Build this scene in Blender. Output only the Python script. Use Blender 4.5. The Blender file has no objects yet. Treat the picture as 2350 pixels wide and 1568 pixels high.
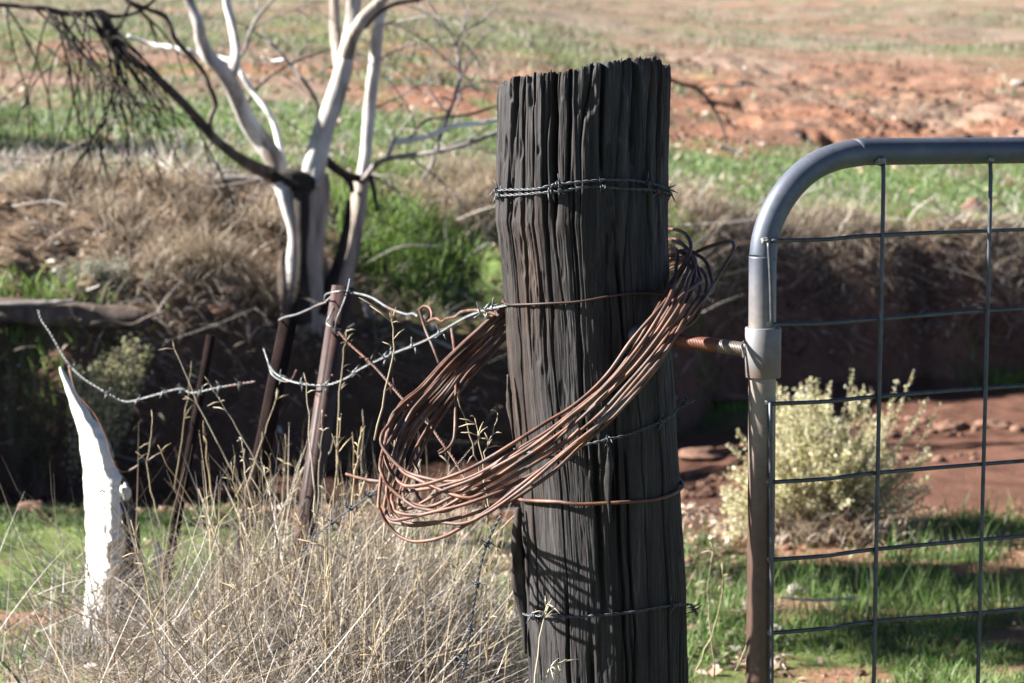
import bpy, math, random
import numpy as np
from mathutils import Vector, Matrix, Quaternion

R_ = math.radians
rng = np.random.default_rng(7)
random.seed(7)
scene = bpy.context.scene
COL = scene.collection

# ------------------------------------------------------------------ camera
EYE = 1.35
PITCH = R_(5.7)
LENS = 82.0
FPX = LENS / 36.0 * 2350.0          # focal length in pixels of a 2350 wide picture
cam_d = bpy.data.cameras.new("camera")
cam = bpy.data.objects.new("camera", cam_d)
COL.objects.link(cam)
cam.location = (0, 0, EYE)
cam.rotation_euler = (math.pi / 2 - PITCH, 0, 0)
cam_d.sensor_width = 36.0
cam_d.lens = LENS
cam_d.clip_start = 0.05
cam_d.clip_end = 1000
cam_d.dof.use_dof = True
cam_d.dof.focus_distance = 3.33
cam_d.dof.aperture_fstop = 9.0
scene.camera = cam

# ------------------------------------------------------------------ light
SUN_EL = R_(31.0)
SUN_BACK = R_(1.5)                 # from the left, square to the view
SUN = np.array([-math.cos(SUN_EL) * math.cos(SUN_BACK), math.cos(SUN_EL) * math.sin(SUN_BACK), math.sin(SUN_EL)])
world = bpy.data.worlds.new("World")
scene.world = world
world.use_nodes = True
wn = world.node_tree
wn.nodes.clear()
sky = wn.nodes.new("ShaderNodeTexSky")
sky.sky_type = 'NISHITA'
sky.sun_disc = False
sky.sun_elevation = SUN_EL
sky.air_density = 0.28
sky.dust_density = 0.15
sky.ozone_density = 1.0
sky.sun_rotation = math.atan2(SUN[0], SUN[1])
bg = wn.nodes.new("ShaderNodeBackground")
bg.inputs[1].default_value = 0.05
wo = wn.nodes.new("ShaderNodeOutputWorld")
wn.links.new(sky.outputs[0], bg.inputs[0])
wn.links.new(bg.outputs[0], wo.inputs[0])
sun_d = bpy.data.lights.new("sun", 'SUN')
sun_d.energy = 5.0
sun_d.angle = R_(0.5)
sun_d.color = (1.0, 0.965, 0.915)
sun = bpy.data.objects.new("sun", sun_d)
COL.objects.link(sun)
sun.rotation_euler = Vector(-SUN).to_track_quat('-Z', 'Y').to_euler()
sun.location = (-8, 2, 8)
scene.view_settings.view_transform = 'Standard'
scene.view_settings.look = 'None'
scene.view_settings.gamma = 1.0
scene.view_settings.exposure = 2.3
scene.render.engine = 'CYCLES'
scene.cycles.use_denoising = True
scene.cycles.max_bounces = 6
scene.cycles.transparent_max_bounces = 8

# ------------------------------------------------------------------ helpers
CP, SP = math.cos(PITCH), math.sin(PITCH)


def ray(u, v):
    a = (u - 1175.0) / FPX
    b = (784.0 - v) / FPX
    return np.array([a, CP + b * SP, -SP + b * CP])


def at(u, v, Y):
    """point of the place at distance Y (metres in front of the camera) seen at u, v"""
    d = ray(u, v)
    t = Y / d[1]
    return np.array([d[0] * t, Y, EYE + d[2] * t])


def px(n, Y):
    return n * Y / FPX


def _hash(ix, iy, seed):
    n = (ix.astype(np.int64) * 374761393 + iy.astype(np.int64) * 668265263 + seed * 1442695041) & 0xFFFFFFFF
    n = ((n ^ (n >> 13)) * 1274126177) & 0xFFFFFFFF
    n = n ^ (n >> 16)
    return (n & 0xFFFF) / 65535.0


def vnoise(x, y, seed=0, perx=0):
    x = np.asarray(x, float); y = np.asarray(y, float)
    ix = np.floor(x); iy = np.floor(y)
    fx = x - ix; fy = y - iy
    fx = fx * fx * (3 - 2 * fx); fy = fy * fy * (3 - 2 * fy)
    ix = ix.astype(np.int64); iy = iy.astype(np.int64)
    ix1 = ix + 1
    if perx:
        ix = ix % perx; ix1 = ix1 % perx
    a = _hash(ix, iy, seed); b = _hash(ix1, iy, seed)
    c = _hash(ix, iy + 1, seed); d = _hash(ix1, iy + 1, seed)
    return (a * (1 - fx) + b * fx) * (1 - fy) + (c * (1 - fx) + d * fx) * fy


def fbm(x, y, oct=4, seed=0):
    s = 0; a = 1.0; t = 0
    for k in range(oct):
        s = s + a * vnoise(x * 2 ** k + k * 17.3, y * 2 ** k - k * 9.1, seed + k); t += a; a *= 0.5
    return s / t


def sstep(a, b, x):
    t = np.clip((x - a) / (b - a), 0, 1)
    return t * t * (3 - 2 * t)


def link(o, label=None, cat=None, group=None, kind=None, parent=None):
    COL.objects.link(o)
    if label: o["label"] = label
    if cat: o["category"] = cat
    if group: o["group"] = group
    if kind: o["kind"] = kind
    if parent is not None: o.parent = parent
    return o


def thing(name, label, cat, loc, group=None):
    o = bpy.data.objects.new(name, None)
    o.empty_display_size = 0.05
    o.location = tuple(float(c) for c in loc)
    return link(o, label, cat, group)


def mesh_obj(name, V, F, m, parent=None, origin=None, col=None, smooth=True, **tags):
    V = np.asarray(V, np.float64)
    if parent is not None:
        org = np.array(world_loc(parent))
    else:
        org = np.array(origin) if origin is not None else np.array([V[:, 0].mean(), V[:, 1].mean(), V[:, 2].min()])
    me = bpy.data.meshes.new(name)
    W = (V - org).astype(np.float32)
    me.vertices.add(len(W)); me.vertices.foreach_set("co", W.ravel())
    fl = F if isinstance(F, list) else [F]
    fl = [np.asarray(f, np.int32) for f in fl if len(f)]
    nl = sum(f.size for f in fl); nf = sum(len(f) for f in fl)
    me.loops.add(nl); me.polygons.add(nf)
    me.loops.foreach_set("vertex_index", np.concatenate([f.ravel() for f in fl]).astype(np.int32))
    st = []; o0 = 0
    for f in fl:
        k = f.shape[1]
        st.append(o0 + np.arange(len(f)) * k); o0 += f.size
    me.polygons.foreach_set("loop_start", np.concatenate(st).astype(np.int32))
    me.update(calc_edges=True)
    if smooth:
        me.polygons.foreach_set("use_smooth", np.ones(nf, dtype=bool))
    if col is not None:
        at_ = me.color_attributes.new("Col", 'FLOAT_COLOR', 'POINT')
        c4 = np.ones((len(W), 4), np.float32); c4[:, :3] = col
        at_.data.foreach_set("color", c4.ravel())
    me.materials.append(m)
    me.validate()
    o = bpy.data.objects.new(name, me)
    if parent is None:
        o.location = tuple(float(c) for c in org)
    return link(o, parent=parent, **tags)


def world_loc(o):
    p = Vector((0, 0, 0))
    while o is not None:
        p = p + Vector(o.location); o = o.parent
    return p


def spline(P, n=8, closed=False):
    """Catmull-Rom through the rows of P (any number of columns)"""
    P = np.asarray(P, float)
    N = len(P)
    if closed:
        Q = np.vstack([P[-1], P, P[0], P[1]]); segs = N
    else:
        Q = np.vstack([2 * P[0] - P[1], P, 2 * P[-1] - P[-2]]); segs = N - 1
    out = []
    t = np.linspace(0, 1, n, endpoint=False)[:, None]
    for i in range(segs):
        p0, p1, p2, p3 = Q[i], Q[i + 1], Q[i + 2], Q[i + 3]
        out.append(0.5 * ((2 * p1) + (-p0 + p2) * t + (2 * p0 - 5 * p1 + 4 * p2 - p3) * t ** 2 + (-p0 + 3 * p1 - 3 * p2 + p3) * t ** 3))
    if not closed:
        out.append(P[-1:])
    return np.vstack(out)


def frames(C, closed=False):
    T = np.gradient(C, axis=0)
    if closed:
        T = np.roll(C, -1, 0) - np.roll(C, 1, 0)
    T /= np.linalg.norm(T, axis=1)[:, None] + 1e-12
    n0 = np.cross(T[0], [0.3, 0.2, 0.93]); n0 /= np.linalg.norm(n0)
    Ns = [n0]
    for i in range(1, len(C)):
        n = Ns[-1] - T[i] * np.dot(Ns[-1], T[i])
        Ns.append(n / (np.linalg.norm(n) + 1e-12))
    Ns = np.array(Ns)
    return T, Ns, np.cross(T, Ns)


def tube(C, r, k=8, closed=False, rough=0.0, rs=0, capend=True, squash=None):
    """-> verts, quads of a tube round the centre line C with radius r (scalar or per point)"""
    C = np.asarray(C, float)
    r = np.broadcast_to(np.asarray(r, float), (len(C),)).copy()
    T, N, B = frames(C, closed)
    if capend and not closed:
        e = 0.35 * r[0]; e2 = 0.35 * r[-1]
        C = np.vstack([C[0] - T[0] * e, C, C[-1] + T[-1] * e2]); N = np.vstack([N[:1], N, N[-1:]]); B = np.vstack([B[:1], B, B[-1:]])
        r = np.concatenate([[r[0] * 0.02], r, [r[-1] * 0.02]])
    n = len(C)
    a = np.linspace(0, 2 * np.pi, k, endpoint=False)
    rr = np.repeat(r[:, None], k, 1)
    if rough:
        L = np.concatenate([[0], np.cumsum(np.linalg.norm(np.diff(C, axis=0), axis=1))])
        rm = r.max() + 1e-9
        rr = rr * (1 + rough * 2 * (fbm(np.cos(a)[None, :] * 1.3 + 5 + L[:, None] / (rm * 5), np.sin(a)[None, :] * 1.3 + 3 + 0 * L[:, None], 3, rs) - 0.5))
    V = C[:, None, :] + rr[:, :, None] * (np.cos(a)[None, :, None] * N[:, None, :] + np.sin(a)[None, :, None] * B[:, None, :])
    V = V.reshape(-1, 3)
    i = np.arange(n if closed else n - 1)[:, None]; j = np.arange(k)[None, :]
    i2 = (i + 1) % n; j2 = (j + 1) % k
    F = np.stack([i * k + j, i * k + j2, i2 * k + j2, i2 * k + j], -1).reshape(-1, 4)
    return V, F


class MB:
    def __init__(s): s.V = []; s.F = {}; s.n = 0; s.C = []
    def add(s, V, F, c=None):
        V = np.asarray(V, float); F = np.asarray(F, int)
        s.V.append(V); s.F.setdefault(F.shape[1], []).append(F + s.n); s.n += len(V)
        if c is not None: s.C.append(np.broadcast_to(np.asarray(c, float), (len(V), 3)))
    def tube(s, *a, c=None, **k):
        V, F = tube(*a, **k); s.add(V, F, c)
    def build(s, name, m, parent=None, **kw):
        return mesh_obj(name, np.vstack(s.V), [np.vstack(f) for f in s.F.values()], m, parent,
                        col=np.vstack(s.C) if s.C else None, **kw)


# ------------------------------------------------------------------ materials
def nodes_of(name):
    m = bpy.data.materials.new(name); m.use_nodes = True
    nt = m.node_tree; nt.nodes.clear()
    out = nt.nodes.new("ShaderNodeOutputMaterial"); bs = nt.nodes.new("ShaderNodeBsdfPrincipled")
    nt.links.new(bs.outputs[0], out.inputs[0])
    return m, nt, bs, out


def add_noise(nt, scale, detail=6, rough=0.6, vec=(1, 1, 1), dist=0.0):
    tc = nt.nodes.new("ShaderNodeTexCoord"); mp = nt.nodes.new("ShaderNodeMapping")
    mp.inputs['Scale'].default_value = vec
    nt.links.new(tc.outputs['Object'], mp.inputs[0])
    nz = nt.nodes.new("ShaderNodeTexNoise")
    nz.inputs['Scale'].default_value = scale; nz.inputs['Detail'].default_value = detail
    nz.inputs['Roughness'].default_value = rough; nz.inputs['Distortion'].default_value = dist
    nt.links.new(mp.outputs[0], nz.inputs['Vector'])
    return nz.outputs['Fac']


def ramp(nt, fac, stops):
    r = nt.nodes.new("ShaderNodeValToRGB")
    el = r.color_ramp.elements
    while len(el) < len(stops): el.new(0.5)
    for e, (p, c) in zip(el, stops): e.position = p; e.color = (*c, 1)
    nt.links.new(fac, r.inputs[0])
    return r.outputs[0]


def mixc(nt, fac, a, b, mode='MIX'):
    m = nt.nodes.new("ShaderNodeMixRGB"); m.blend_type = mode
    for s, v in ((0, fac), (1, a), (2, b)):
        if isinstance(v, (int, float)): m.inputs[s].default_value = v
        elif isinstance(v, tuple): m.inputs[s].default_value = (*v, 1)
        else: nt.links.new(v, m.inputs[s])
    return m.outputs[0]


def bump(nt, bs, h, strength, dist):
    b = nt.nodes.new("ShaderNodeBump"); b.inputs['Strength'].default_value = strength; b.inputs['Distance'].default_value = dist
    nt.links.new(h, b.inputs['Height']); nt.links.new(b.outputs[0], bs.inputs['Normal'])


def noise_mat(name, stops, scale, vec=(1, 1, 1), rough=0.8, bmp=0.3, bd=0.002, metal=0.0, spec=0.3, scale2=None, stops2=None, mixs=(0.5, 0.6), dist=0.0):
    m, nt, bs, out = nodes_of(name)
    f = add_noise(nt, scale, 8, 0.65, vec, dist)
    c = ramp(nt, f, stops)
    if stops2:
        g = add_noise(nt, scale2, 5, 0.6, vec)
        k = ramp(nt, g, [(mixs[0], (0, 0, 0)), (mixs[1], (1, 1, 1))])
        c2 = ramp(nt, f, stops2)
        c = mixc(nt, k, c, c2)
    nt.links.new(c, bs.inputs['Base Color'])
    bs.inputs['Roughness'].default_value = rough; bs.inputs['Metallic'].default_value = metal
    bs.inputs['Specular IOR Level'].default_value = spec
    if bmp: bump(nt, bs, f, bmp, bd)
    return m


def plant_mat(name, trans=0.3, rough=0.6, spec=0.25):
    """colour comes from each blade's own colour; some light passes through"""
    m, nt, bs, out = nodes_of(name)
    ca = nt.nodes.new("ShaderNodeAttribute"); ca.attribute_name = "Col"
    nt.links.new(ca.outputs['Color'], bs.inputs['Base Color'])
    bs.inputs['Roughness'].default_value = rough; bs.inputs['Specular IOR Level'].default_value = spec
    tr = nt.nodes.new("ShaderNodeBsdfTranslucent"); nt.links.new(ca.outputs['Color'], tr.inputs[0])
    mx = nt.nodes.new("ShaderNodeMixShader"); mx.inputs[0].default_value = trans
    nt.links.new(bs.outputs[0], mx.inputs[1]); nt.links.new(tr.outputs[0], mx.inputs[2]); nt.links.new(mx.outputs[0], out.inputs[0])
    return m


def post_material():
    m, nt, bs, out = nodes_of("weathered_wood")
    big = add_noise(nt, 5.0, 4, 0.6, (1, 1, 0.35))
    gr = add_noise(nt, 48, 10, 0.74, (1, 1, 0.05), 0.5)
    fine = add_noise(nt, 330, 6, 0.75, (1, 1, 0.045))
    base = ramp(nt, gr, [(0.28, (0.008, 0.0072, 0.0075)), (0.45, (0.018, 0.0158, 0.0155)), (0.60, (0.041, 0.037, 0.036)), (0.78, (0.135, 0.125, 0.121))])
    warm = ramp(nt, gr, [(0.3, (0.009, 0.006, 0.005)), (0.5, (0.028, 0.018, 0.014)), (0.8, (0.095, 0.062, 0.042))])
    k = ramp(nt, big, [(0.50, (0, 0, 0)), (0.66, (1, 1, 1))])
    c = mixc(nt, k, base, warm)
    c = mixc(nt, 0.55, c, ramp(nt, fine, [(0.34, (0.25, 0.25, 0.25)), (0.55, (1.0, 1.0, 1.0)), (0.7, (2.2, 2.2, 2.2))]), 'MULTIPLY')
    spots = ramp(nt, add_noise(nt, 17, 8, .75, (1, 1, .3), .8), [(0.60, (0, 0, 0)), (0.70, (1, 1, 1))])
    c = mixc(nt, mixc(nt, .6, (0, 0, 0), spots), c, mixc(nt, 1.0, ramp(nt, fine, [(.3, (.03, .03, .032)), (.7, (.19, .185, .185))]), (1, 1, 1), 'MULTIPLY'))
    nt.links.new(c, bs.inputs['Base Color'])
    bs.inputs['Roughness'].default_value = 0.7; bs.inputs['Specular IOR Level'].default_value = 0.22
    add = nt.nodes.new("ShaderNodeMath"); add.operation = 'ADD'
    bump(nt, bs, fine, 0.8, 0.0012)
    return m


def ground_material():
    m, nt, bs, out = nodes_of("soil_and_turf")
    ca = nt.nodes.new("ShaderNodeAttribute"); ca.attribute_name = "Col"
    f1 = add_noise(nt, 2.2, 8, 0.7); f2 = add_noise(nt, 14, 8, 0.75); f3 = add_noise(nt, 70, 4, 0.7)
    c = mixc(nt, 0.75, ca.outputs['Color'], ramp(nt, f1, [(0.3, (0.62, 0.60, 0.58)), (0.7, (1.3, 1.3, 1.3))]), 'MULTIPLY')
    c = mixc(nt, 0.85, c, ramp(nt, f2, [(0.3, (0.55, 0.53, 0.5)), (0.68, (1.38, 1.38, 1.4))]), 'MULTIPLY')
    nt.links.new(c, bs.inputs['Base Color'])
    bs.inputs['Roughness'].default_value = 0.92; bs.inputs['Specular IOR Level'].default_value = 0.12
    add = nt.nodes.new("ShaderNodeMath"); add.operation = 'ADD'
    nt.links.new(f2, add.inputs[0]); nt.links.new(f3, add.inputs[1])
    bump(nt, bs, add.outputs[0], 0.7, 0.03)
    return m


M = {}
M['post'] = post_material()
M['ground'] = ground_material()
M['rust'] = noise_mat("rusty_wire", [(0.30, (0.026, 0.013, 0.010)), (0.46, (0.072, 0.032, 0.020)), (0.60, (0.145, 0.060, 0.032)), (0.78, (0.20, 0.098, 0.060))], 30, rough=0.6, scale2=9, stops2=[(0.3, (0.05, 0.035, 0.03)), (0.6, (0.13, 0.09, 0.075)), (0.8, (0.24, 0.20, 0.18))], mixs=(0.50, 0.62), bmp=0.35, bd=0.0006, spec=0.45, metal=0.15)
M['rust_dark'] = noise_mat("dark_rusty_steel", [(0.3, (0.013, 0.007, 0.006)), (0.55, (0.040, 0.018, 0.014)), (0.75, (0.085, 0.038, 0.029))], 22, rough=0.6, bmp=0.3, bd=0.001, spec=0.45, metal=0.2)
M['straw_stem'] = noise_mat("straw_stem", [(0.3, (.20, .15, .09)), (0.7, (.40, .33, .22))], 30, bmp=0)
M['rust_shaded'] = noise_mat("shaded_rusty_steel", [(0.3, (0.006, 0.004, 0.004)), (0.55, (0.016, 0.010, 0.009)), (0.75, (0.030, 0.016, 0.013))], 22, rough=0.95, bmp=0.3, bd=0.001, spec=.05)  # rusty steel with the rear pickets' shade put into its colour
M['galv'] = noise_mat("weathered_galvanised_wire", [(0.3, (0.10, 0.105, 0.11)), (0.6, (0.21, 0.215, 0.215)), (0.8, (0.32, 0.32, 0.31))], 60, rough=0.45, bmp=0.2, bd=0.0004, spec=0.5, metal=0.35, scale2=6, stops2=[(0.4, (0.10, 0.05, 0.035)), (0.6, (0.25, 0.12, 0.075))], mixs=(0.56, 0.66))
M['galv_dark'] = noise_mat("dull_grey_wire", [(0.3, (0.030, 0.033, 0.038)), (0.6, (0.070, 0.075, 0.084)), (0.8, (0.13, 0.135, 0.14))], 60, rough=0.5, bmp=0.2, bd=0.0004, spec=0.5, metal=0.4)
def pipe_material():
    m, nt, bs, out = nodes_of("galvanised_pipe")
    f = add_noise(nt, 9, 8, .65); f2 = add_noise(nt, 3, 6, .7, (1, 1, .5)); f3 = add_noise(nt, 90, 5, .7)
    grey = ramp(nt, f, [(0.3, (0.046, 0.054, 0.074)), (0.55, (0.074, 0.084, 0.108)), (0.75, (0.12, 0.13, 0.15))])
    cream = ramp(nt, f, [(0.3, (0.15, 0.12, 0.095)), (0.7, (0.26, 0.22, 0.185))])
    brown = ramp(nt, f, [(0.3, (0.042, 0.022, 0.015)), (0.55, (0.078, 0.044, 0.030)), (0.75, (0.13, 0.085, 0.062))])
    tc = nt.nodes.new("ShaderNodeTexCoord"); sx = nt.nodes.new("ShaderNodeSeparateXYZ"); nt.links.new(tc.outputs['Object'], sx.inputs[0])
    ad = nt.nodes.new("ShaderNodeMath"); ad.operation = 'MULTIPLY_ADD'; ad.inputs[1].default_value = .22; nt.links.new(f2, ad.inputs[0]); nt.links.new(sx.outputs[2], ad.inputs[2])
    mr = nt.nodes.new("ShaderNodeMapRange"); mr.inputs[1].default_value = 0.98; mr.inputs[2].default_value = 1.13; nt.links.new(ad.outputs[0], mr.inputs[0])
    mr2 = nt.nodes.new("ShaderNodeMapRange"); mr2.inputs[1].default_value = 0.78; mr2.inputs[2].default_value = 0.95; nt.links.new(ad.outputs[0], mr2.inputs[0])
    c = mixc(nt, mr2.outputs[0], brown, cream)
    c = mixc(nt, mr.outputs[0], c, grey)
    k = ramp(nt, f2, [(.56, (0, 0, 0)), (.70, (1, 1, 1))])
    kk = mixc(nt, .55, (0, 0, 0), k)
    c = mixc(nt, kk, c, brown)
    c = mixc(nt, .5, c, ramp(nt, f3, [(.3, (.7, .7, .7)), (.7, (1.25, 1.25, 1.25))]), 'MULTIPLY')
    nt.links.new(c, bs.inputs['Base Color'])
    bs.inputs['Roughness'].default_value = .5; bs.inputs['Metallic'].default_value = .25; bs.inputs['Specular IOR Level'].default_value = .5
    bump(nt, bs, f3, .15, .0008)
    return m


M['pipe'] = pipe_material()
M['pipe_rusty'] = noise_mat("rust_stained_pipe", [(0.3, (0.085, 0.052, 0.038)), (0.55, (0.15, 0.10, 0.075)), (0.75, (0.21, 0.165, 0.14))], 14, rough=0.6, bmp=0.15, bd=0.001, spec=0.45, metal=0.2, scale2=3, stops2=[(0.3, (0.10, 0.105, 0.115)), (0.7, (0.16, 0.16, 0.165))], mixs=(0.52, 0.62))
M['weld'] = noise_mat("weld_bead", [(0.3, (0.07, 0.06, 0.055)), (0.5, (0.18, 0.17, 0.165)), (0.7, (0.32, 0.31, 0.30))], 180, rough=0.5, bmp=0.8, bd=0.002, metal=0.3)
M['thread'] = noise_mat("threaded_steel", [(0.3, (0.085, 0.06, 0.048)), (0.6, (0.17, 0.14, 0.12))], 40, rough=0.45, bmp=0.1, metal=0.5, spec=0.5)
M['thread_rust'] = noise_mat("red_rusted_thread", [(0.3, (0.045, 0.018, 0.013)), (0.6, (0.15, 0.05, 0.03)), (0.8, (0.24, 0.10, 0.06))], 40, rough=0.55, bmp=0.2, metal=0.2, spec=0.5)
M['bark_white'] = noise_mat("bleached_limb", [(0.26, (0.07, 0.052, 0.042)), (0.38, (0.22, 0.185, 0.16)), (0.50, (0.42, 0.39, 0.36)), (0.70, (0.66, 0.63, 0.60))], 8, (1, 1, 0.30), rough=0.75, bmp=0.7, bd=0.015, scale2=5, stops2=[(0.3, (0.05, 0.036, 0.028)), (0.55, (0.17, 0.135, 0.11)), (0.8, (0.32, 0.27, 0.24))], mixs=(0.55, 0.63))
M['bark_pale'] = noise_mat("silver_limb", [(0.3, (0.40, 0.37, 0.34)), (0.6, (0.70, 0.68, 0.65)), (0.8, (0.78, 0.76, 0.74))], 11, (1, 1, 0.4), rough=0.75, bmp=0.4, bd=0.006)
M['bark_trunk'] = noise_mat("split_grey_trunk", [(0.28, (0.045, 0.034, 0.027)), (0.42, (0.20, 0.16, 0.13)), (0.58, (0.42, 0.36, 0.30)), (0.8, (0.56, 0.50, 0.44))], 13, (1, 1, 0.12), rough=0.85, bmp=0.9, bd=0.03)
M['bark_brown'] = noise_mat("brown_bark", [(0.3, (0.03, 0.022, 0.017)), (0.55, (0.11, 0.080, 0.062)), (0.8, (0.22, 0.17, 0.14))], 18, (1, 1, 0.4), rough=0.85, bmp=0.6, bd=0.01)
M['bark_dark'] = noise_mat("charred_bark", [(0.3, (0.010, 0.008, 0.007)), (0.6, (0.035, 0.027, 0.022)), (0.85, (0.10, 0.07, 0.05))], 20, (1, 1, 0.4), rough=0.9, bmp=0.8, bd=0.02)
M['bark_grey'] = noise_mat("grey_branch", [(0.3, (0.09, 0.075, 0.068)), (0.55, (0.22, 0.19, 0.18)), (0.8, (0.38, 0.35, 0.33))], 20, (1, 1, 0.4), rough=0.8, bmp=0.5, bd=0.006)
M['stump'] = noise_mat("sun_bleached_wood", [(0.25, (0.26, 0.235, 0.20)), (0.40, (0.52, 0.50, 0.45)), (0.6, (0.66, 0.64, 0.60)), (0.8, (0.74, 0.72, 0.69))], 15, (1, 1, 0.14), rough=0.8, bmp=0.5, bd=0.006)
M['stump_shaded'] = noise_mat("shaded_heartwood", [(0.3, (0.02, 0.017, 0.014)), (0.55, (0.07, 0.062, 0.055)), (0.8, (0.22, 0.21, 0.19))], 22, (1, 1, 0.3), rough=0.9, bmp=0.9, bd=0.01)  # shadowed side of the stump, shade put into the wood colour
M['clod'] = noise_mat("red_clod", [(0.3, (0.075, 0.042, 0.030)), (0.55, (0.155, 0.085, 0.057)), (0.8, (0.25, 0.15, 0.105))], 16, rough=0.95, bmp=0.9, bd=0.02)
M['stone'] = noise_mat("pale_stone", [(0.3, (0.17, 0.14, 0.12)), (0.55, (0.30, 0.26, 0.23)), (0.8, (0.42, 0.39, 0.36))], 22, rough=0.9, bmp=0.7, bd=0.01)
M['dry'] = plant_mat("dry_stalk", 0.22, 0.55, 0.35)
M['green'] = plant_mat("green_blade", 0.35, 0.55, 0.3)
M['leaf'] = plant_mat("shrub_leaf", 0.5, 0.6, 0.25)

# ------------------------------------------------------------------ terrain
XK = [-6, -2.6, -1.9, -0.4, 0.4, 1.2, 2.7, 6]


def bank_lines(x):
    w = 0.10 * (vnoise(x * 1.7, x * 0 + 3, 11) - 0.5) * 2 + 0.07 * (vnoise(x * 5.1, x * 0 + 8, 12) - 0.5) * 2
    yf = np.interp(x, XK, [9.0, 9.9, 10.0, 10.7, 10.9, 12.75, 13.75, 15.0]) + w
    zm = np.interp(x, XK, [0.5, 0.42, 0.40, 0.22, 0.20, 0.40, 0.50, 0.46])
    yt = np.interp(x, XK, [11.6, 11.9, 12.1, 13.2, 13.5, 13.85, 14.35, 15.5]) + w * 0.6
    zt = np.interp(x, XK, [1.05, 1.0, 1.0, 0.96, 0.90, 0.78, 0.62, 0.5])
    return yf, zm, yt, zt


def h(x, y):
    x = np.asarray(x, float); y = np.asarray(y, float)
    yf, zm, yt, zt = bank_lines(x)
    bed = np.interp(x, [-3, 0.5, 2.5], [-0.30, -0.29, -0.27])
    ynear = np.interp(x, [-2.0, -0.8, 0.2, 0.9, 3], [8.0, 7.9, 7.7, 7.4, 7.6])
    drop = np.interp(x, [-2.0, 0.2, 1.0, 3], [0.7, 1.2, 4.2, 5.0])
    near = -0.03 - 0.25 * sstep(0, 1, (y - ynear) / drop)
    near = np.where(y > ynear, np.maximum(near, bed), near)
    mound = 0.27 * np.exp(-((x + 0.62) / 0.62) ** 4) * np.exp(-((y - 4.2) / 1.25) ** 4)
    near = near + mound + 0.05 * np.exp(-((x - 0.15) / 0.5) ** 2 - ((y - 3.5) / 0.7) ** 2)
    near = near + 0.05 * (fbm(x * 1.1, y * 1.1, 3, 21) - 0.5) + 0.03 * (fbm(x * 5, y * 5, 3, 22) - 0.5)
    # mud lumps in the creek bed
    mud = sstep(8.6, 9.6, y)
    near = near + mud * 0.12 * np.maximum(fbm(x * 2.4, y * 1.6, 4, 23) - 0.47, 0)
    face = np.clip((y - yf) / 0.42, 0, 1) ** 0.8
    zface = near + (zm - near) * face
    s = np.clip((y - yf - 0.42) / np.maximum(yt - yf - 0.42, 0.2), 0, 1)
    zslope = zm + (zt - zm) * (1 - (1 - s) ** 1.5)
    fy = np.maximum(y - yt, 0)
    zfield = zt + 0.068 * fy + 0.22 * (fbm(x * 0.22, y * 0.16, 4, 31) - 0.5) * sstep(0, 5, fy)
    rough = np.exp(-((x - 4.4) / 2.6) ** 4) * sstep(19, 22, y) * (1 - sstep(36, 42, y))
    zfield = zfield + rough * (0.30 * (fbm(x * 0.7, y * 0.3, 3, 33) - 0.45) - 0.18 * sstep(.52, .66, fbm(x * 2.2, y * 1.0, 4, 34)) * sstep(.45, .6, fbm(x * .6 + 5, y * .3, 3, 37)) + .16 * (fbm(x * 6, y * 3, 4, 36) - .5))
    zfield = zfield + 0.06 * (fbm(x * 1.4, y * 0.9, 3, 35) - 0.5) * sstep(0, 2, fy)
    zb = np.where(y < yf + 0.42, zface, zslope)
    z = np.where(y < yf, near, np.where(y < yt, zb, zfield))
    brough = np.exp(-((y - (yf + yt) * 0.5) / (0.25 + 0.5 * (yt - yf))) ** 4)
    z = z + brough * (0.26 * (fbm(x * 3.0, y * 2.6, 4, 41) - 0.5) + 0.06 * (fbm(x * 11, y * 11, 3, 43) - 0.5))
    return z


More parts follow.
